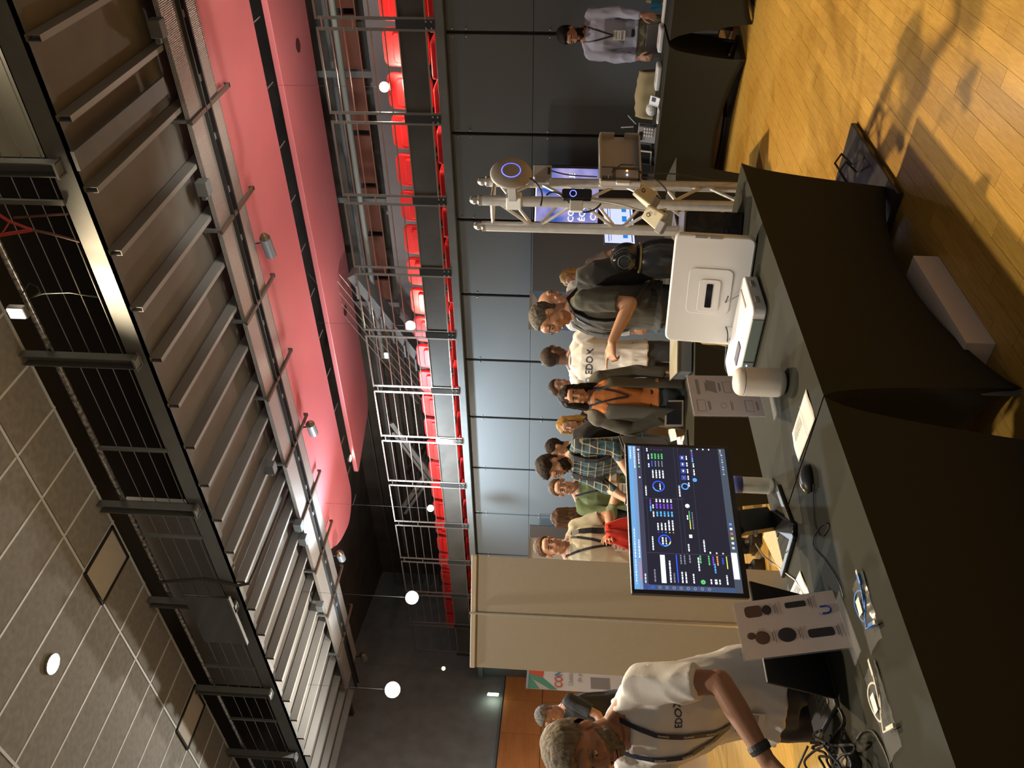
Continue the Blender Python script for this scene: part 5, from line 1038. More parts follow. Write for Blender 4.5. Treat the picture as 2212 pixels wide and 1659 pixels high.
def head_mb(mb, M, fem=False, k=1.0):
    S = M @ Matrix.Scale(k, 4)
    def E_(c, r): mb.ell(c, r, S, n=20, m=14)
    E_((0, -0.012, 0.038), (0.075, 0.094, 0.083)); E_((0, 0.022, -0.02), (0.062, 0.070, 0.085)); E_((0, 0.030, -0.062), (0.050, 0.052, 0.048))
    E_((0, 0.062, -0.094), (0.022, 0.022, 0.018)); E_((0, 0.070, 0.050), (0.052, 0.022, 0.026))
    for s in (-1, 1):
        E_((s*0.036, 0.066, -0.022), (0.024, 0.018, 0.022)); E_((s*0.030, 0.080, 0.034), (0.024, 0.012, 0.008))
        E_((s*0.077, -0.008, -0.002), (0.010, 0.020, 0.031)); E_((s*0.048, 0.03, -0.068), (0.016, 0.03, 0.018)); E_((s*0.010, 0.100, -0.024), (0.009, 0.010, 0.008))
    p = [S @ Vector(q) for q in ((0, 0.086, 0.026), (0, 0.106, -0.018))]; mb.cap(p[0], p[1], 0.009*k, 0.0135*k)
    E_((0, 0.086, -0.050), (0.022, 0.012, 0.006)); E_((0, 0.084, -0.061), (0.019, 0.012, 0.007))
HEADS = {}
def head_ref(fem=False):
    if fem not in HEADS:
        mb = MB(); head_mb(mb, Matrix.Identity(4), fem); mb.cap((0, -0.01, -0.02), (0, -0.03, -0.16), 0.055, 0.058); HEADS[fem] = remesh(mb, 0.0055, 1.0, 1)
    return HEADS[fem]
def sstep(a, b, x): t = max(0.0, min(1.0, (x-a)/(b-a))); return t*t*(3-2*t)
def shell(fn, k=1.0, rough=0.0):
    """cap of hair or beard: faces of the head pushed out by fn(point) metres where positive"""
    src = head_ref(); vs = []; keep = []; idx = {}
    th = [fn(v.co) for v in src.vertices]; fs = []
    for p in src.polygons:
        if all(th[i] > -0.002 for i in p.vertices):
            f = []
            for i in p.vertices:
                if i not in idx:
                    idx[i] = len(vs); v = src.vertices[i]; t = th[i]
                    t += rough*noise.noise(v.co*70)*(1 if t > 0.003 else 0)
                    vs.append(v.co+v.normal*t)
                f.append(idx[i])
            fs.append(tuple(f))
    me = bpy.data.meshes.new('shell'); me.from_pydata([tuple(v) for v in vs], [], fs); me.shade_smooth(); return me
def hair_short(t=0.010, top=0.014, line=0.078, bald=False, low=-0.055):
    def fn(p):
        # hairline height as a function of how far forward the point is
        y = p.y; L = low if y < -0.04 else (low+(0.012-low)*sstep(-0.04, 0.015, y))
        if y > 0.015: L = 0.012+(line-0.012)*sstep(0.015, 0.062, y)
        if abs(p.x) > 0.066 and y > -0.028 and p.z < 0.03: L = max(L, 0.032)
        d = p.z-L; v = min(1, d/0.012)
        if p.z < -0.09: return -0.01
        th = (t+(top-t)*sstep(0.03, 0.11, p.z))*v
        if bald and p.z > 0.055 and (p.x**2/0.06**2+(p.y-0.01)**2/0.10**2) < 1: return -0.01
        return th if d > 0 else -0.003 if d > -0.004 else -0.01
    return fn
def beard(t=0.006):
    def fn(p):
        if p.y < 0.0 or p.z > -0.028 or p.z < -0.13: return -0.01
        if abs(p.x) < 0.017 and -0.066 < p.z < -0.044 and p.y > 0.07: return -0.01
        d = min((-0.026-(0.010 if abs(p.x) < 0.03 else 0)-p.z)/0.01, (p.y)/0.012, 1); return t*d if d > 0 else -0.003
    return fn
def hand(mb, w, d, nrm, side, s=1.0, curl=0.35, point=False):
    """w wrist, d direction of the fingers, nrm out of the back of the hand, side +1 thumb toward d x nrm"""
    d = Vector(d).normalized(); nrm = Vector(nrm); nrm = (nrm-d*nrm.dot(d)).normalized(); lat = d.cross(nrm)*side
    kn = w+d*0.092*s
    mb.loft([(w-d*0.01*s, lat*0.027*s, nrm*0.019*s), (w+d*0.025*s, lat*0.032*s, nrm*0.017*s), (w+d*0.065*s, lat*0.040*s, nrm*0.015*s), (kn, lat*0.041*s, nrm*0.011*s)], 14, 0.8)
    for i, (o, L) in enumerate(((0.0315, 0.070), (0.0105, 0.080), (-0.0105, 0.074), (-0.0310, 0.058))):
        c = 0.08 if (point and i == 0) else (1.25 if point else curl+0.06*i)
        dd = (d+lat*(o*3.2)).normalized(); a = kn+lat*o*s-d*0.008*s; r = 0.0086*s
        pts = [a]; ang = 0
        for seg, f in ((L*0.45, 0.5), (L*0.32, 1.0), (L*0.26, 0.8)):
            ang += c*f; q = pts[-1]+(dd*math.cos(ang)-nrm*math.sin(ang))*seg*s; pts.append(q)
        mb.cap(a-dd*0.02*s, pts[0], r, r*1.04, 8)
        for k in range(3): mb.cap(pts[k], pts[k+1], r*(1-0.07*k), r*(0.93-0.07*k), 8)
    b = w+d*0.022*s+lat*0.022*s; t1 = b+(d*0.7+lat*0.75-nrm*0.25).normalized()*0.042*s; t2 = t1+(d*0.92+lat*0.35-nrm*0.25).normalized()*0.032*s; t3 = t2+(d*0.95+lat*0.1-nrm*0.3).normalized()*0.024*s
    mb.cap(b, t1, 0.014*s, 0.0115*s, 10); mb.cap(t1, t2, 0.011*s, 0.0098*s, 8); mb.cap(t2, t3, 0.0096*s, 0.008*s, 8)
def ik(a, t, l1, l2, hint):
    v = t-a; L = v.length; mx = (l1+l2)*0.995
    if L > mx: t = a+v*(mx/L); v = t-a; L = mx
    x = (l1*l1-l2*l2+L*L)/(2*L); h = math.sqrt(max(0, l1*l1-x*x)); u = v.normalized(); hp = Vector(hint); hp = (hp-u*hp.dot(u)).normalized()
    return a+u*x+hp*h, t
def person(hp, turn, label, sk='light', hair=None, hm=None, brd=None, top=None, topm=None, botm=None, lean=0.0, head=(0, 0, 0), R=None, L=None, fem=False, girth=1.0, vox=0.0065, ratio=0.45, long_hair=None, sleeve='short', legs=True, untuck=True, seed=1.0, side_lean=0.0, shoes=(0.03, 0.025, 0.02), hold=None):
    b0 = Vector((0, 0.022, 1.632-0.97)); b0 = Matrix.Rotation(-lean, 3, 'X') @ b0; b0 = Matrix.Rotation(side_lean, 3, 'Y') @ b0; b0.z += 0.97
    T = D(*hp); yaw = facing(T, turn); s = T.z/b0.z; Rz = Matrix.Rotation(yaw, 3, 'Z'); loc = T-Rz @ (b0*s); loc.z = 0
    e = empty('person', loc, yaw, label, 'person'); sk = SK[sk]
    def bend(p):
        p = Vector(p)
        if p.z > 0.93:
            k = sstep(0.93, 1.25, p.z); b = Vector((0, 0, 0.97)); q = p-b
            q = Matrix.Rotation(-lean*(0.45+0.55*k), 3, 'X') @ q; q = Matrix.Rotation(side_lean*k, 3, 'Y') @ q; p = b+q
        return p*s
    shw = 0.163 if fem else 0.185; hpw = 0.165; g_ = girth
    torso = [(0.84, 0, 0.13, 0.10), (0.90, 0, hpw, 0.115), (0.99, -0.005, hpw-0.005, 0.115), (1.09, 0.0, 0.128 if fem else 0.145*g_, 0.098*g_), (1.19, 0.004, 0.138 if fem else 0.152*g_, 0.108*g_), (1.31, 0.006, 0.150 if fem else 0.172, 0.118), (1.40, -0.004, 0.150 if fem else 0.168, 0.100), (1.455, -0.012, 0.105, 0.075), (1.50, -0.008, 0.062, 0.060)]
    def secs(lst, inf=0.0):
        out = []
        for z, y, rx, ry in lst:
            c = bend((0, y, z)); cx = bend((0.1, y, z))-c; cy = bend((0, y+0.1, z))-c; out.append((c, cx.normalized()*(rx+inf)*s, cy.normalized()*(ry+inf)*s))
        return out
    mb = MB(); mb.loft(secs(torso), 24, 0.88)
    SH = {q: bend((q*shw, -0.008, 1.425)) for q in (-1, 1)}
    neckb = bend((0, -0.015, 1.45)); hc = bend((0, 0.022, 1.632))
    pitch, yw, rl = head; HR = Matrix.Rotation(-lean, 4, 'X') @ Matrix.Rotation(lean, 4, 'X') @ Matrix.Rotation(yw, 4, 'Z') @ Matrix.Rotation(-pitch, 4, 'X') @ Matrix.Rotation(rl, 4, 'Y')
    HM = Matrix.Translation(hc) @ HR @ Matrix.Scale(s*(0.96 if fem else 1.0), 4)
    mb.cap(neckb, HM @ Vector((0, -0.018, -0.05)), (0.047 if fem else 0.056)*s, (0.046 if fem else 0.053)*s, 16); head_mb(mb, HM)
    for q in (-1, 1):
        mb.cap(bend((q*0.03, -0.02, 1.50)), bend((q*(shw-0.03), -0.012, 1.435)), 0.042*s, 0.046*s); mb.ell(SH[q], (0.056*s,)*3)
    arms = {}
    for q, A in ((1, R), (-1, L)):
        A = A or {}
        tgt = Vector(A.get('t', (q*0.24, 0.02, 0.86)))*s
        if 'w' in A: tgt = Rz.transposed() @ (D(*A['w'])-loc)
        hint = A.get('h', (q*0.35, -1, -0.2)); el, wr = ik(SH[q], tgt, 0.285*s, 0.255*s, hint); arms[q] = (SH[q], el, wr)
        r = 0.82 if fem else 1.0
        mb.cap(SH[q], el, 0.050*r*s, 0.039*r*s, 14); mb.cap(el, el+(wr-el)*0.35, 0.040*r*s, 0.041*r*s, 14); mb.cap(el+(wr-el)*0.35, wr, 0.041*r*s, 0.027*r*s, 14)
        hd = A.get('d', (wr-el)); hand(mb, wr, hd, A.get('n', (q*1.0, 0.1, 0.1)), A.get('side', 1 if q < 0 else -1), s*(0.9 if fem else 1.0), A.get('curl', 0.35), A.get('point', False))
    J = []
    for q in (-1, 1):
        hp_, kn, an = Vector((q*0.092, 0, 0.88))*s, Vector((q*0.10, 0.015, 0.49))*s, Vector((q*0.105, -0.02, 0.085))*s
        J.append((hp_, kn, an)); mb.cap(hp_, kn, 0.078*s, 0.052*s, 14); mb.cap(kn, an, 0.052*s, 0.038*s, 14); mb.cap(an+Vector((0, -0.01, -0.03)), an+Vector((0, 0.15*s, -0.045*s)), 0.035*s, 0.03*s)
    bodym = remesh(mb, vox, ratio, 2); link(bodym, 'body', e, sk)
    # shirt
    sd = seed*3.7
    if topm:
        m = MB(); lo = 0.86 if untuck else 0.95
        tl = [(lo, 0, hpw+0.014, 0.128*max(1, g_*0.97))]+[t for t in torso[2:8]]+[(1.482, -0.012, 0.078, 0.068)]
        m.loft(secs(tl, 0.017), 28, 0.86)
        for q in (-1, 1):
            a, el, wr = arms[q]; r = 0.85 if fem else 1.0; u = (el-a).normalized()
            m.cap(bend((q*0.04, -0.02, 1.478)), bend((q*(shw-0.03), -0.012, 1.44)), 0.044*s, 0.056*s)
            if not sleeve: m.ell(a, (0.06*s*r,)*3); continue
            if sleeve == 'short':
                x = u.orthogonal().normalized(); y = u.cross(x); b = a+u*0.21*s; m.ell(a, (0.068*s*r,)*3)
                m.loft([(a-u*0.02*s, x*0.066*s*r, y*0.066*s*r), (a+u*0.09*s, x*0.066*s*r, y*0.066*s*r), (b, x*0.064*s*r, y*0.064*s*r)], 16)
            else:
                fr = 0.93 if sleeve == 'long' else 0.45
                m.cap(a, el, 0.066*s*r, 0.054*s*r, 14); w2 = el+(wr-el)*fr; v = (w2-el).normalized(); x = v.orthogonal().normalized(); y = v.cross(x)
                m.loft([(el-v*0.03*s, x*0.05*s*r, y*0.05*s*r), (el, x*0.054*s*r, y*0.054*s*r), (el+(w2-el)*0.5, x*0.048*s*r, y*0.048*s*r), (w2, x*0.039*s*r, y*0.039*s*r)], 14)
        tm = remesh(m, max(vox, 0.0075), min(1, ratio*1.3), 2, 0.006*s, sd); top_o = link(tm, top or 'shirt', e, topm)
        bvh = BVHTree.FromPolygons([v.co for v in tm.vertices], [tuple(p.vertices) for p in tm.polygons]); e_bvh = bvh
        # collar ring
        cm = MB(); cs = []
        for k in range(25):
            a = 2*math.pi*k/24; cs.append(bend((0.066*math.cos(a), -0.012+0.064*math.sin(a), 1.487+(-0.022 if math.sin(a) > 0 else 0.012)*abs(math.sin(a)))))
        cm.tube(cs, 0.0075*s, 8, cap=False); link(cm.mesh('collar'), 'collar', e, topm)
    if botm:
        m = MB(); m.loft(secs([(0.80, 0, 0.12, 0.10), (0.88, 0, hpw+0.0, 0.118), (0.97, -0.004, hpw-0.004, 0.116), (1.0, -0.004, hpw-0.006, 0.114)], 0.010), 24, 0.88)
        for hp, kn, an in J:
            u = Vector((0, 0, 1)); X = Vector((1, 0, 0))*s; Y = Vector((0, 1, 0))*s
            m.loft([(hp+u*0.02, X*0.098, Y*0.105), (hp+(kn-hp)*0.5, X*0.085, Y*0.09), (kn, X*0.067, Y*0.072), (kn+(an-kn)*0.5, X*0.064, Y*0.066), (an-u*0.02*s, X*0.062, Y*0.068)], 16)
        link(remesh(m, 0.012, min(1, ratio*1.4), 2, 0.006*s, sd+5), 'trousers', e, botm)
        bt = MB(); ring_ = [bend(((hpw+0.018)*math.cos(2*math.pi*k/24), -0.004+0.127*math.sin(2*math.pi*k/24), 1.0)) for k in range(25)]
        for k in range(24): bt.bar(ring_[k], ring_[k+1], 0.006, 0.035*s)
        if not untuck: link(bt.mesh('belt'), 'belt', e, MATS['black_plastic'])
    for hp, kn, an in J:
        m = MB(); c = an+Vector((0, 0.055*s, -0.045*s)); m.rbox((c.x, c.y, 0.048), (0.095*s, 0.285*s, 0.06), 0.045*s).box((c.x, c.y, 0.012), (0.10*s, 0.28*s, 0.022)); m.ell((c.x, c.y-0.03*s, 0.07), (0.045*s, 0.10*s, 0.045)); link(m.mesh('shoe'), 'shoe', e, mat('shoe_%.2f' % shoes[0], shoes, 0.5))
    # face parts
    for q in (-1, 1):
        m = MB(); m.ell((q*0.030, 0.0835, 0.014), (0.013, 0.010, 0.0075), HM, n=14, m=10); ey = link(m.mesh('eye'), 'eye', e, mat('eye_white', (0.62, 0.58, 0.54), 0.25))
        m = MB(); m.ell((q*0.030, 0.0915, 0.013), (0.0055, 0.003, 0.0055), HM, n=12, m=8); io = link(m.mesh('iris'), 'iris', ey, mat('iris', (0.03, 0.02, 0.015), 0.2))
        m = MB(); m.tube([HM @ Vector(p) for p in ((q*0.012, 0.0955, 0.030), (q*0.030, 0.0945, 0.037), (q*0.048, 0.083, 0.031))], [0.0025*s, 0.0038*s, 0.002*s], 8); link(m.mesh('eyebrow'), 'eyebrow', e, hm or mat('hair_dark', (0.02, 0.015, 0.012)))
        m = MB(); m.tube([HM @ Vector(p) for p in ((q*0.016, 0.091, 0.0205), (q*0.030, 0.0955, 0.0225), (q*0.045, 0.087, 0.019))], [0.0015*s, 0.003*s, 0.0015*s], 8); link(m.mesh('eyelid'), 'eyelid', e, sk)
    m = MB(); m.ell((0, 0.0895, -0.0515), (0.021, 0.0105, 0.0042), HM, n=16, m=8); m.ell((0, 0.087, -0.0605), (0.018, 0.0105, 0.0052), HM, n=16, m=8); link(m.mesh('lips'), 'lips', e, mat('lips', (0.42, 0.15, 0.12), 0.45))
    if hair: me = shell(hair, rough=0.004); me.transform(HM); link(me, 'hair', e, hm)
    if brd: me = shell(brd, rough=0.003); me.transform(HM); link(me, 'beard', e, hm)
    if long_hair:
        m = MB(); Ls, vol = long_hair
        m.ell((0, -0.022, 0.045), (0.086, 0.098, 0.090), HM, n=24, m=16)
        for k in range(11):
            a = math.radians(-20+k*22); x, y = 0.078*math.cos(a), -0.02-0.085*math.sin(a)
            p0 = HM @ Vector((x*0.9, y, 0.06)); p1 = HM @ Vector((x*1.03, y*0.95, -0.03)); p2 = HM @ Vector((x*1.12*vol, y*0.95-0.01, -0.12)); p3 = p2+Vector((x*0.2*s, 0.012*(k % 3)*s, -Ls*s))
            m.cap(p0, p1, 0.030*s, 0.028*s, 8); m.cap(p1, p2, 0.028*s, 0.028*s, 8); m.cap(p2, p3, 0.028*s, 0.018*s, 8)
        hm2 = remesh(m, 0.008, 0.6, 2, 0.005, sd, 22)
        # open the face
        inv = HM.inverted(); bm = bmesh.new(); bm.from_mesh(hm2)
        dl = [v for v in bm.verts if (lambda p: p.y > 0.030 and p.z < 0.072-0.4*max(0, abs(p.x)-0.03) and abs(p.x) < 0.062 and p.z > -0.16)(inv @ v.co)]
        bmesh.ops.delete(bm, geom=dl, context='VERTS'); bm.to_mesh(hm2); bm.free(); link(hm2, 'hair', e, hm)
    info = dict(e=e, s=s, bend=bend, HM=HM, arms=arms, bvh=(e_bvh if topm else None)); return info
def glasses(P, m=None):
    HM = P['HM']; mb = MB()
    for q in (-1, 1):
        mb.tube([HM @ Vector((q*0.032+0.024*math.cos(a), 0.108-0.010*(abs(math.cos(a)) if math.cos(a)*q > 0 else 0), 0.012+0.018*math.sin(a))) for a in [k*math.pi/8 for k in range(17)]], 0.0016, 6, cap=False)
        mb.tube([HM @ Vector(p) for p in ((q*0.056, 0.098, 0.016), (q*0.079, 0.05, 0.018), (q*0.085, -0.01, 0.010), (q*0.082, -0.025, -0.005))], 0.0017, 6)
    mb.tube([HM @ Vector((-0.009, 0.108, 0.014)), HM @ Vector((0.009, 0.108, 0.014))], 0.0016, 6)
    link(mb.mesh('glasses'), 'glasses', P['e'], m or M_bplas)
def surf(P, x, z, off=0.004, back=False):
    """point on the shirt front at torso coords"""
    b = P['bend']; p0 = b((x, 0.0, z)); d = (b((x, 1.0, z))-p0).normalized()*(-1 if back else 1)
    h = P['bvh'].ray_cast(p0+d*0.5, -d, 0.9); return (h[0] if h[0] is not None else p0+d*0.13)+d*off, d
def lanyard(P, m, zb=1.18, badge=True, txt=None, wid=0.016, badgem=None, xo=0.0):
    e = P['e']; s = P['s']; pts = {}
    for q in (-1, 1):
        pp = [P['bend']((q*0.070, -0.03, 1.515)), P['bend']((q*0.072, 0.02, 1.505))]
        for k in range(9): t = k/8; pp.append(surf(P, q*0.068*(1-t)**1.0*0.95+q*0.004+xo*t, 1.46+(zb-1.46)*t, 0.006)[0])
        pts[q] = pp; mb = MB(); d = surf(P, 0, 1.3)[1]; mb.ribbon(pp, wid*s, nrm=d, th=0.002); link(mb.mesh('lanyard'), 'lanyard', e, m)
        if txt:
            for k in range(3, 9, 2):
                a, b = pp[k], pp[k+1]; ex = (b-a).normalized()*(1 if q > 0 else -1); ez = d; M = frame((a+b)/2+d*0.004, ex, ez.cross(ex)); text(txt, wid*s*0.8, M, M_paper, e)
    if badge:
        p, d = surf(P, xo, zb-0.07, 0.012); ex = d.cross(Vector((0, 0, 1))).normalized(); M = frame(p, -ex, Vector((0, 0, 1)))
        o = MB().box((0, 0, 0), (0.095*s, 0.125*s, 0.003)).build('badge', badgem or M_paper, e, M=M, bevel=0.001); o.matrix_local = M
        MB().box((0, 0.03*s, 0.002), (0.07*s, 0.012*s, 0.001)).box((0, 0.0, 0.002), (0.06*s, 0.006*s, 0.001)).box((0, -0.03*s, 0.002), (0.08*s, 0.02*s, 0.001)).build('badge_print', M_grey, e, M=M)
        return M
def loc_at(x, y, d): p = D(x, y, d); return (p.x, p.y, 0)
def facing(p, q=0.0):
    """yaw so that local +Y looks at the camera, turned by q (positive: toward viewer's left... counterclockwise seen from above)"""
    v = Vector((-p[0], -p[1])); return math.atan2(-v.x, v.y)+q
F = {k: fabric(k, c) for k, c in {'white': (0.74, 0.72, 0.68), 'olive': (0.055, 0.055, 0.042), 'lightblue': (0.46, 0.48, 0.60), 'jeans': (0.055, 0.07, 0.09), 'navy': (0.02, 0.025, 0.045), 'black': (0.015, 0.015, 0.016), 'green': (0.13, 0.18, 0.085), 'beige': (0.52, 0.48, 0.36), 'blazer': (0.085, 0.08, 0.062), 'rust': (0.52, 0.17, 0.04), 'khaki': (0.28, 0.25, 0.17), 'pale': (0.6, 0.66, 0.72), 'yellow': (0.65, 0.45, 0.10), 'polo': (0.03, 0.033, 0.04), 'redbag': (0.60, 0.03, 0.015), 'print': (0.25, 0.23, 0.22)}.items()}
# plaid
pm_ = F['plaid'] = fabric('plaid', (0.03, 0.07, 0.11)); nt = pm_.node_tree; bs_ = nt.nodes['Principled BSDF']; tc = nt.nodes.new('ShaderNodeTexCoord')
def stripes(sx, sz, thr):
    out = []
    for ax, sc in (('X', sx), ('Z', sz)):
        se = nt.nodes.new('ShaderNodeSeparateXYZ'); nt.links.new(tc.outputs['Object'], se.inputs[0]); a = nt.nodes.new('ShaderNodeMath'); a.operation = 'MULTIPLY'; a.inputs[1].default_value = sc; nt.links.new(se.outputs[ax], a.inputs[0])
        f = nt.nodes.new('ShaderNodeMath'); f.operation = 'FRACT'; nt.links.new(a.outputs[0], f.inputs[0]); l = nt.nodes.new('ShaderNodeMath'); l.operation = 'LESS_THAN'; l.inputs[1].default_value = thr; nt.links.new(f.outputs[0], l.inputs[0]); out.append(l)
    m = nt.nodes.new('ShaderNodeMath'); m.operation = 'MAXIMUM'; nt.links.new(out[0].outputs[0], m.inputs[0]); nt.links.new(out[1].outputs[0], m.inputs[1]); return m
s1_, s2_ = stripes(19, 16, 0.10), stripes(9.5, 8, 0.35)
mx = nt.nodes.new('ShaderNodeMix'); mx.data_type = 'RGBA'; mx.inputs[6].default_value = (0.020, 0.035, 0.05, 1); mx.inputs[7].default_value = (0.03, 0.10, 0.15, 1); nt.links.new(s2_.outputs[0], mx.inputs[0])
mx2 = nt.nodes.new('ShaderNodeMix'); mx2.data_type = 'RGBA'; mx2.inputs[7].default_value = (0.42, 0.36, 0.22, 1); nt.links.new(mx.outputs[2], mx2.inputs[6]); nt.links.new(s1_.outputs[0], mx2.inputs[0]); nt.links.new(mx2.outputs[2], bs_.inputs['Base Color'])
HB = {'dark': hairm('darkbrown', (0.022, 0.015, 0.010)), 'black': hairm('black', (0.012, 0.010, 0.009)), 'grey': hairm('grey', (0.20, 0.19, 0.17)), 'blond': hairm('blond', (0.55, 0.36, 0.14)), 'ginger': hairm('ginger', (0.55, 0.30, 0.08)), 'brown': hairm('brown', (0.10, 0.055, 0.03)), 'pepper': hairm('pepper', (0.09, 0.08, 0.065)), 'mid': hairm('mid', (0.16, 0.13, 0.09)), 'shave': hairm('shave', (0.05, 0.035, 0.03))}
M_lan = mat('lanyard_black', (0.02, 0.02, 0.03), 0.5)

# 1 the leaning man in the white tee in front
P1 = person((1266, 1612, 2.62), -0.85, 'man in a white t-shirt with wristband leaning over the laptop in the foreground', 'brown', hair_short(0.016, 0.034, 0.074), HB['mid'], beard(0.004), 't_shirt', F['white'], F['navy'], lean=0.42, head=(0.50, 0.25, 0.05), L={'w': (1655, 1640, 2.38), 'h': (-0.9, -0.3, -0.5), 'd': (0.3, 0.8, -0.5), 'n': (-0.5, 0.2, 0.8)}, R={'t': (0.22, 0.52, 0.90), 'h': (1, -0.4, -0.3), 'd': (-0.2, 0.9, -0.3), 'n': (0.3, 0.2, 0.9)}, vox=0.005, ratio=0.5, girth=1.08, seed=2)
# 2 man in light blue at the far table
P2 = person((1234, 74, 8.3), -0.10, 'man in a light blue shirt with a badge standing behind the far table', 'tan', hair_short(0.010, 0.030, 0.072), HB['black'], beard(0.005), 'shirt', F['lightblue'], F['khaki'], lean=0.13, head=(0.38, -0.45, 0.0), R={'t': (0.20, 0.28, 0.86), 'h': (1, -0.6, 0), 'd': (0.0, 0.5, -0.8), 'n': (0.6, 0.6, 0.3)}, L={'t': (-0.20, 0.28, 0.86), 'h': (-1, -0.6, 0), 'd': (0.0, 0.5, -0.8), 'n': (-0.6, 0.6, 0.3)}, sleeve='long', untuck=False, seed=3)
# 3 man in the dark olive tee
P3 = person((1188, 684, 5.25), -1.25, 'man with glasses and a backpack in a dark olive t-shirt, pointing', 'tan', hair_short(0.007, 0.010, 0.082), HB['pepper'], None, 't_shirt', F['olive'], F['jeans'], lean=0.10, head=(0.35, 0.05, 0), L={'w': (1322, 738, 4.95), 'h': (-0.3, -1, -0.9), 'd': (0.05, 1, 0.05), 'n': (-0.6, 0.1, 0.8), 'point': True}, R={'t': (0.26, 0.02, 0.88)}, girth=1.12, seed=4, untuck=False)
glasses(P3)
# 4 woman in the blazer
P4 = person((1240, 856, 6.05), 0.25, 'woman with long dark hair in an olive blazer over a rust top', 'tan', None, HB['black'], None, 'rust_top', F['rust'], F['jeans'], lean=0.08, head=(0.25, -0.15, 0.05), fem=True, R={'w': (1428, 905, 6.0), 'h': (1, -0.5, 0), 'n': (0.5, 0.1, 0.6)}, L={'t': (-0.24, 0.05, 0.90), 'h': (-1, -0.5, 0)}, long_hair=(0.20, 1.1), sleeve=None, seed=5, untuck=False)
# 5 man in white seen from behind
P5 = person((1198, 770, 7.0), math.pi-0.35, 'man in a white t-shirt seen from behind with dark lettering on his back', 'dark', hair_short(0.003, 0.003, 0.080), HB['shave'], None, 't_shirt', F['white'], F['jeans'], lean=0.05, head=(0.2, -0.5, 0), R={'t': (0.26, 0.22, 1.10), 'h': (1, -0.6, -0.3)}, L={'t': (-0.2, 0.3, 1.0)}, seed=6, girth=1.05)
# 6 bald man
P6 = person((1192, 652, 7.7), 0.5, 'bald man in a pale shirt mostly hidden behind the pointing man', 'light', None, HB['pepper'], None, 'shirt', F['pale'], F['navy'], lean=0.1, head=(0.3, 0.8, 0), sleeve='long', seed=7)
# 7 blonde woman at the right
P7 = person((1234, 600, 8.5), -0.25, 'blonde woman in a patterned top standing behind the dome camera', 'light', None, HB['blond'], None, 'blouse', F['print'], F['navy'], lean=0.06, head=(0.2, -0.1, 0), fem=True, L={'t': (-0.12, 0.2, 1.10), 'h': (-1, -0.5, -0.3)}, long_hair=(0.16, 1.0), seed=8)
# 8 head behind the woman
P8 = person((1213, 836, 8.3), 0.6, 'person with brown hair almost hidden behind the woman in the blazer', 'light', hair_short(0.012, 0.02, 0.078), HB['brown'], None, 'shirt', F['navy'], F['navy'], seed=9)
# 9 blonde woman in the middle
P9 = person((1228, 919, 7.9), -0.2, 'woman with long ginger blonde hair in black and yellow', 'light', None, HB['ginger'], None, 'top', F['black'], F['navy'], lean=0.05, head=(0.1, -0.05, 0), fem=True, R={'t': (0.30, 0.2, 1.10), 'h': (1, -0.5, 0.2)}, L={'t': (-0.25, 0.2, 1.35), 'h': (-1, 0, -0.8)}, long_hair=(0.10, 1.0), seed=10)
# 10 bearded man in plaid
P10 = person((1197, 1005, 6.6), -0.95, 'bearded man in a dark plaid shirt with a backpack', 'light', hair_short(0.014, 0.034, 0.076), HB['dark'], beard(0.012), 'plaid_shirt', F['plaid'], F['jeans'], lean=0.22, head=(0.55, -0.1, 0), L={'t': (-0.16, 0.36, 1.02), 'h': (-0.6, -1, -0.4), 'd': (0, 1, -0.3), 'n': (-0.6, 0, 0.8)}, R={'t': (0.1, 0.40, 1.02), 'h': (1, -0.8, -0.2)}, sleeve='half', seed=11)
glasses(P10)
# 11 head behind plaid
P11 = person((1206, 970, 7.4), -1.3, 'man with short cropped hair in profile right behind the bearded man', 'tan', hair_short(0.005, 0.006, 0.080), HB['dark'], None, 'shirt', F['green'], F['navy'], seed=12, head=(0.1, 0, 0))
glasses(P11)
# 12 man in green
P12 = person((1214, 1053, 7.15), 0.25, 'smiling man with glasses in a green shirt and a lanyard', 'light', hair_short(0.006, 0.008, 0.084), HB['brown'], None, 'green_shirt', F['green'], F['navy'], lean=0.06, head=(0.18, -0.25, 0), R={'t': (0.06, 0.32, 1.15), 'h': (1, -0.6, -0.4), 'd': (-0.7, 0.6, 0.1), 'n': (0.3, 0.5, 0.8)}, L={'t': (-0.08, 0.34, 1.18), 'h': (-1, -0.6, -0.4), 'd': (0.7, 0.6, 0.1), 'n': (-0.3, 0.5, 0.8)}, seed=13, sleeve='half')
glasses(P12)
# 13 man in beige
P13 = person((1188, 1181, 6.4), 0.35, 'man in a beige t-shirt with a shoulder strap and lanyard beside the banner back', 'light', hair_short(0.006, 0.008, 0.080), HB['brown'], None, 't_shirt', F['beige'], F['navy'], lean=0.0, head=(0.22, -0.15, 0), L={'t': (-0.06, 0.24, 1.16), 'h': (-1, -0.5, -0.3), 'd': (0.6, 0.6, 0.3), 'n': (-0.2, 0.8, 0.5)}, R={'t': (0.22, 0.2, 1.0)}, seed=14, girth=1.12)
# 14 brown haired person behind
P14 = person((1218, 1118, 7.3), math.pi-0.2, 'person with long brown hair in black behind the man in beige', 'light', None, HB['brown'], None, 'top', F['black'], F['black'], long_hair=(0.10, 1.0), fem=True, seed=15)
# 15 far left man
P15 = person((1186, 1545, 7.6), -1.1, 'grey haired man with glasses in a black polo before the orange wall', 'light', hair_short(0.010, 0.018, 0.082), HB['grey'], None, 'polo_shirt', F['polo'], F['navy'], lean=0.16, head=(0.5, -0.1, 0), L={'t': (-0.1, 0.4, 1.05), 'h': (-0.5, -1, -0.4)}, R={'t': (0.1, 0.42, 1.05)}, seed=16, girth=1.1)
glasses(P15)
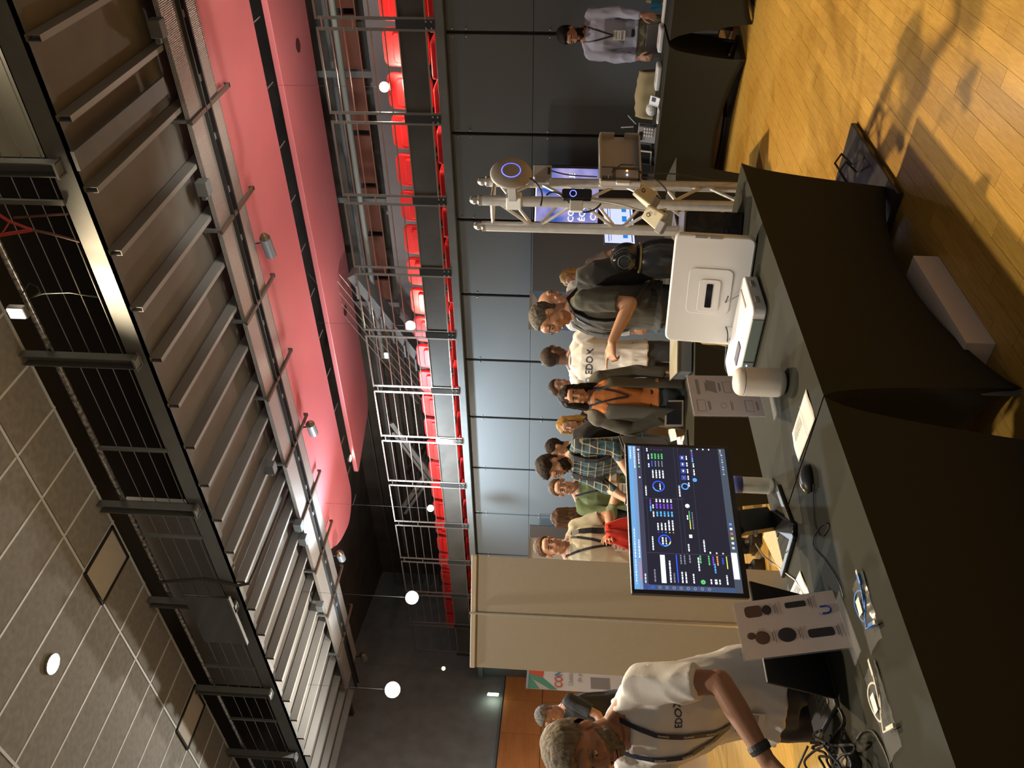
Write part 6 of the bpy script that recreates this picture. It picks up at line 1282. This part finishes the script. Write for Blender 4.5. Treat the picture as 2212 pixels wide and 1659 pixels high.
# ---- dress details
M_clear = mat('badge_white', (0.65, 0.63, 0.66), 0.35)
BM1 = lanyard(P1, mat('lanyard_navy', (0.015, 0.02, 0.045), 0.5), 1.10, True, 'iiyama', 0.020, M_clear)
o = text('EDOX', 0.030, BM1 @ Matrix.Translation((0, 0.02, 0.0035)), M_ink, P1['e'], bold=True)
pc_, dd_ = surf(P1, -0.125, 1.335, 0.02); exx = -dd_.cross(Vector((0, 0, 1))).normalized(); upv = P1['bend']((0, 0, 1.4))-P1['bend']((0, 0, 1.3))
text('EDOX', 0.034, frame(pc_, exx, upv), M_ink, P1['e'], bold=True, bvh=P1['bvh'], d=-dd_)
lm = MB().lathe([(0.011, 0), (0.015, 0.001), (0.011, 0.002)], 20, frame(pc_-exx*0.075+dd_*(-0.016), exx, upv)); link(lm.mesh('logo'), 'logo_ring', P1['e'], mat('logo_bluegrey', (0.12, 0.16, 0.25), 0.5))
a_, el_, wr_ = P1['arms'][-1]; u = (wr_-el_).normalized(); wb_ = MB(); x_ = u.orthogonal().normalized(); y_ = u.cross(x_); c = wr_-u*0.035
wb_.loft([(c-u*0.014, x_*0.034, y_*0.031), (c, x_*0.0355, y_*0.032), (c+u*0.014, x_*0.033, y_*0.030)], 20); link(wb_.mesh('wristband'), 'wristband', P1['e'], M_bplas)
BM2 = lanyard(P2, M_lan, 1.22, True); lanyard(P3, M_lan, 1.15, False); lanyard(P4, M_lan, 1.20, False); lanyard(P9, M_lan, 1.25, False); lanyard(P12, M_lan, 1.12, True); lanyard(P13, M_lan, 1.16, True, None, 0.020)
# lettering on the back of man 5
pc_, dd_ = surf(P5, 0.0, 1.33, 0.02, back=True); exx = -dd_.cross(Vector((0, 0, 1))).normalized()
text('EDOX', 0.085, frame(pc_+exx*0.02, exx, Vector((0, 0, 1))), M_ink, P5['e'], bold=True, bvh=P5['bvh'], d=-dd_)
link(MB().lathe([(0.020, 0), (0.028, 0.001), (0.020, 0.002)], 20, frame(surf(P5, 0.0, 1.33, 0.004, True)[0]-exx*0.15-dd_*0.004, exx, Vector((0, 0, 1)))).mesh('logo'), 'logo_ring', P5['e'], MATS['logo_bluegrey'])
# blazer of the woman: open jacket over the top
def jacket(P, m, name, z0=0.74, open_=0.075, inf=0.034, fem=True):
    b = P['bend']; s = P['s']; vs = []; fs = []; nz, na = 26, 44
    for i in range(nz+1):
        z = z0+(1.47-z0)*i/nz; t = (z-z0)/(1.47-z0)
        rx = (0.205-0.04*math.sin(t*2.6))+0.02 if t < 0.85 else 0.19-(t-0.85)*0.7; ry = 0.150 if t < 0.8 else 0.150-(t-0.8)*0.30
        for j in range(na+1):
            g0 = math.radians(24 if t < 0.75 else 24-(t-0.75)*20); a = math.pi/2+g0+(2*math.pi-2*g0)*j/na
            fl = 0.012*math.sin(a*6+t*5)*(1-t); vs.append(b(((rx+fl)*math.cos(a), (ry+fl)*math.sin(a), z)))
    for i in range(nz):
        for j in range(na): q = i*(na+1)+j; fs.append((q, q+1, q+na+2, q+na+1))
    me = bpy.data.meshes.new(name); me.from_pydata([tuple(v) for v in vs], [], fs); me.shade_smooth(); o = link(me, name, P['e'], m); o.modifiers.new('s', 'SOLIDIFY').thickness = 0.006
    mm = MB()
    for q in (-1, 1):
        a, el, wr = P['arms'][q]; mm.ell(a, (0.074*s,)*3); mm.cap(b((q*0.05, -0.03, 1.47)), b((q*0.15, -0.01, 1.44)), 0.055*s, 0.068*s); mm.cap(a, el, 0.064*s, 0.056*s, 14); w2 = el+(wr-el)*0.92; mm.cap(el, w2, 0.056*s, 0.046*s, 14); mm.cap(b((q*0.05, -0.02, 1.475)), a, 0.045*s, 0.062*s)
    link(remesh(mm, 0.009, 0.6, 2, 0.006, 3.3), 'sleeves', P['e'], m)
jacket(P4, F['blazer'], 'blazer')
# backpacks are things of their own
def backpack(P, label, m=None):
    b = P['bend']; e = empty('backpack', P['e'].location, P['e'].rotation_euler.z, label, 'backpack'); m = m or F['black']; s = P['s']
    mb = MB(); c0 = [b((0, -0.13, z)) for z in (0.98, 1.05, 1.2, 1.35, 1.46)]; R_ = [(0.13, 0.06), (0.15, 0.10), (0.155, 0.11), (0.14, 0.09), (0.08, 0.05)]
    mb.loft([(c+Vector((0, -0.09*s, 0)), Vector((rx, 0, 0))*s, Vector((0, ry, 0))*s) for c, (rx, ry) in zip(c0, R_)], 24, 0.7); link(remesh(mb, 0.012, 0.6, 3, 0.006, 1.1), 'pack', e, m)
    mb = MB(); mb.loft([(b((0, -0.31, z)), Vector((rx, 0, 0)), Vector((0, 0.03, 0))) for z, rx in ((1.0, 0.10), (1.08, 0.12), (1.18, 0.11))], 16, 0.7); link(mb.mesh('front_pocket'), 'front_pocket', e, m)
    for q in (-1, 1):
        pp = [b((q*0.08, -0.14, 1.44)), b((q*0.10, -0.05, 1.505)), b((q*0.115, 0.05, 1.48))]+[surf(P, q*0.125, z, 0.010)[0] for z in (1.40, 1.30, 1.20)]+[b((q*0.19, 0.0, 1.10)), b((q*0.16, -0.12, 1.03))]
        mb = MB(); mb.ribbon(pp, 0.05*s, nrm=(0, 1, 0.2), th=0.008); link(mb.mesh('shoulder_strap'), 'shoulder_strap', e, m)
    return e
backpack(P3, 'black backpack on the back of the man in the dark olive t-shirt'); backpack(P10, 'black backpack on the shoulders of the bearded man in plaid')
# red bag held by 13
rbg = empty('tote_bag', P13['e'].location, P13['e'].rotation_euler.z, 'bright red cloth bag hanging from the arm of the man in beige', 'bag'); mb = MB(); vs = []; fs = []; bq = Matrix.Rotation(-P13['e'].rotation_euler.z, 3, 'Z') @ (D(1340, 1150, 6.12)-Vector(P13['e'].location)); bx_, by_ = bq.x, bq.y
for i in range(15):
    for j in range(13):
        u, v = i/14, j/12; x = bx_+(u-0.5)*(0.12+0.36*(1-v)); z = 0.80+0.44*v; y = by_+0.02*math.sin(u*9+v*3)+0.012*noise.noise(Vector((u*6, v*5, 0))); vs.append((x, y, z))
for i in range(14):
    for j in range(12): q = i*13+j; fs.append((q, q+1, q+14, q+13))
o = mb.add(vs, fs).build('cloth', F['redbag'], rbg, smooth=True); o.modifiers.new('s', 'SOLIDIFY').thickness = 0.03
w_ = P13['arms'][-1][2]; link(MB().tube([(bx_-0.05, by_, 1.22), tuple((w_+Vector((bx_, by_, 1.2)))/2+Vector((-0.02, 0, 0.04))), tuple(w_+Vector((0, 0.05, 0.02))), (bx_+0.05, by_, 1.22)], 0.008, 8).mesh('handle'), 'handle', rbg, F['redbag'])
# shoulder strap of 13
pp = [P13['bend']((-0.10, -0.05, 1.50))]+[surf(P13, -0.10-0.02*k/5, 1.46-0.05*k, 0.008)[0] for k in range(6)]; mb = MB(); mb.ribbon(pp, 0.05, nrm=(0, 1, 0), th=0.006); link(mb.mesh('strap'), 'shoulder_strap', P13['e'], M_bplas)
# papers in the hands of the man in white and phone of the plaid man
w_ = P5['e'].matrix_world
def held(P, q, off, dims, rot, m, name, label, cat):
    a, el, wr = P['arms'][q]; Rz = Matrix.Rotation(P['e'].rotation_euler.z, 4, 'Z'); p = Vector(P['e'].location)+(Rz @ (wr+Vector(off)))
    o = MB().box((0, 0, 0), dims).build(name, m, bevel=0.002); o.location = p; o.rotation_euler = (rot[0], rot[1], P['e'].rotation_euler.z+rot[2]); return tag(o, label, cat)
held(P5, 1, (0.0, 0.10, -0.04), (0.20, 0.02, 0.26), (0.4, 0, 0.1), M_paper, 'clipboard', 'cream papers held by the man in white seen from behind', 'paper')
held(P10, -1, (0.05, 0.13, 0.02), (0.08, 0.16, 0.01), (0.2, 0, 0), M_bplas, 'phone', 'dark phone in the hands of the bearded man', 'phone')
held(P12, -1, (0.05, 0.10, 0.0), (0.14, 0.12, 0.05), (0.1, 0, 0.2), M_white, 'white_device', 'small white box in the hands of the man in green', 'device')
held(P15, -1, (0.1, 0.10, 0.0), (0.16, 0.12, 0.006), (0.5, 0, 0.2), M_paper, 'leaflet', 'white leaflet in the hands of the grey haired man', 'paper')
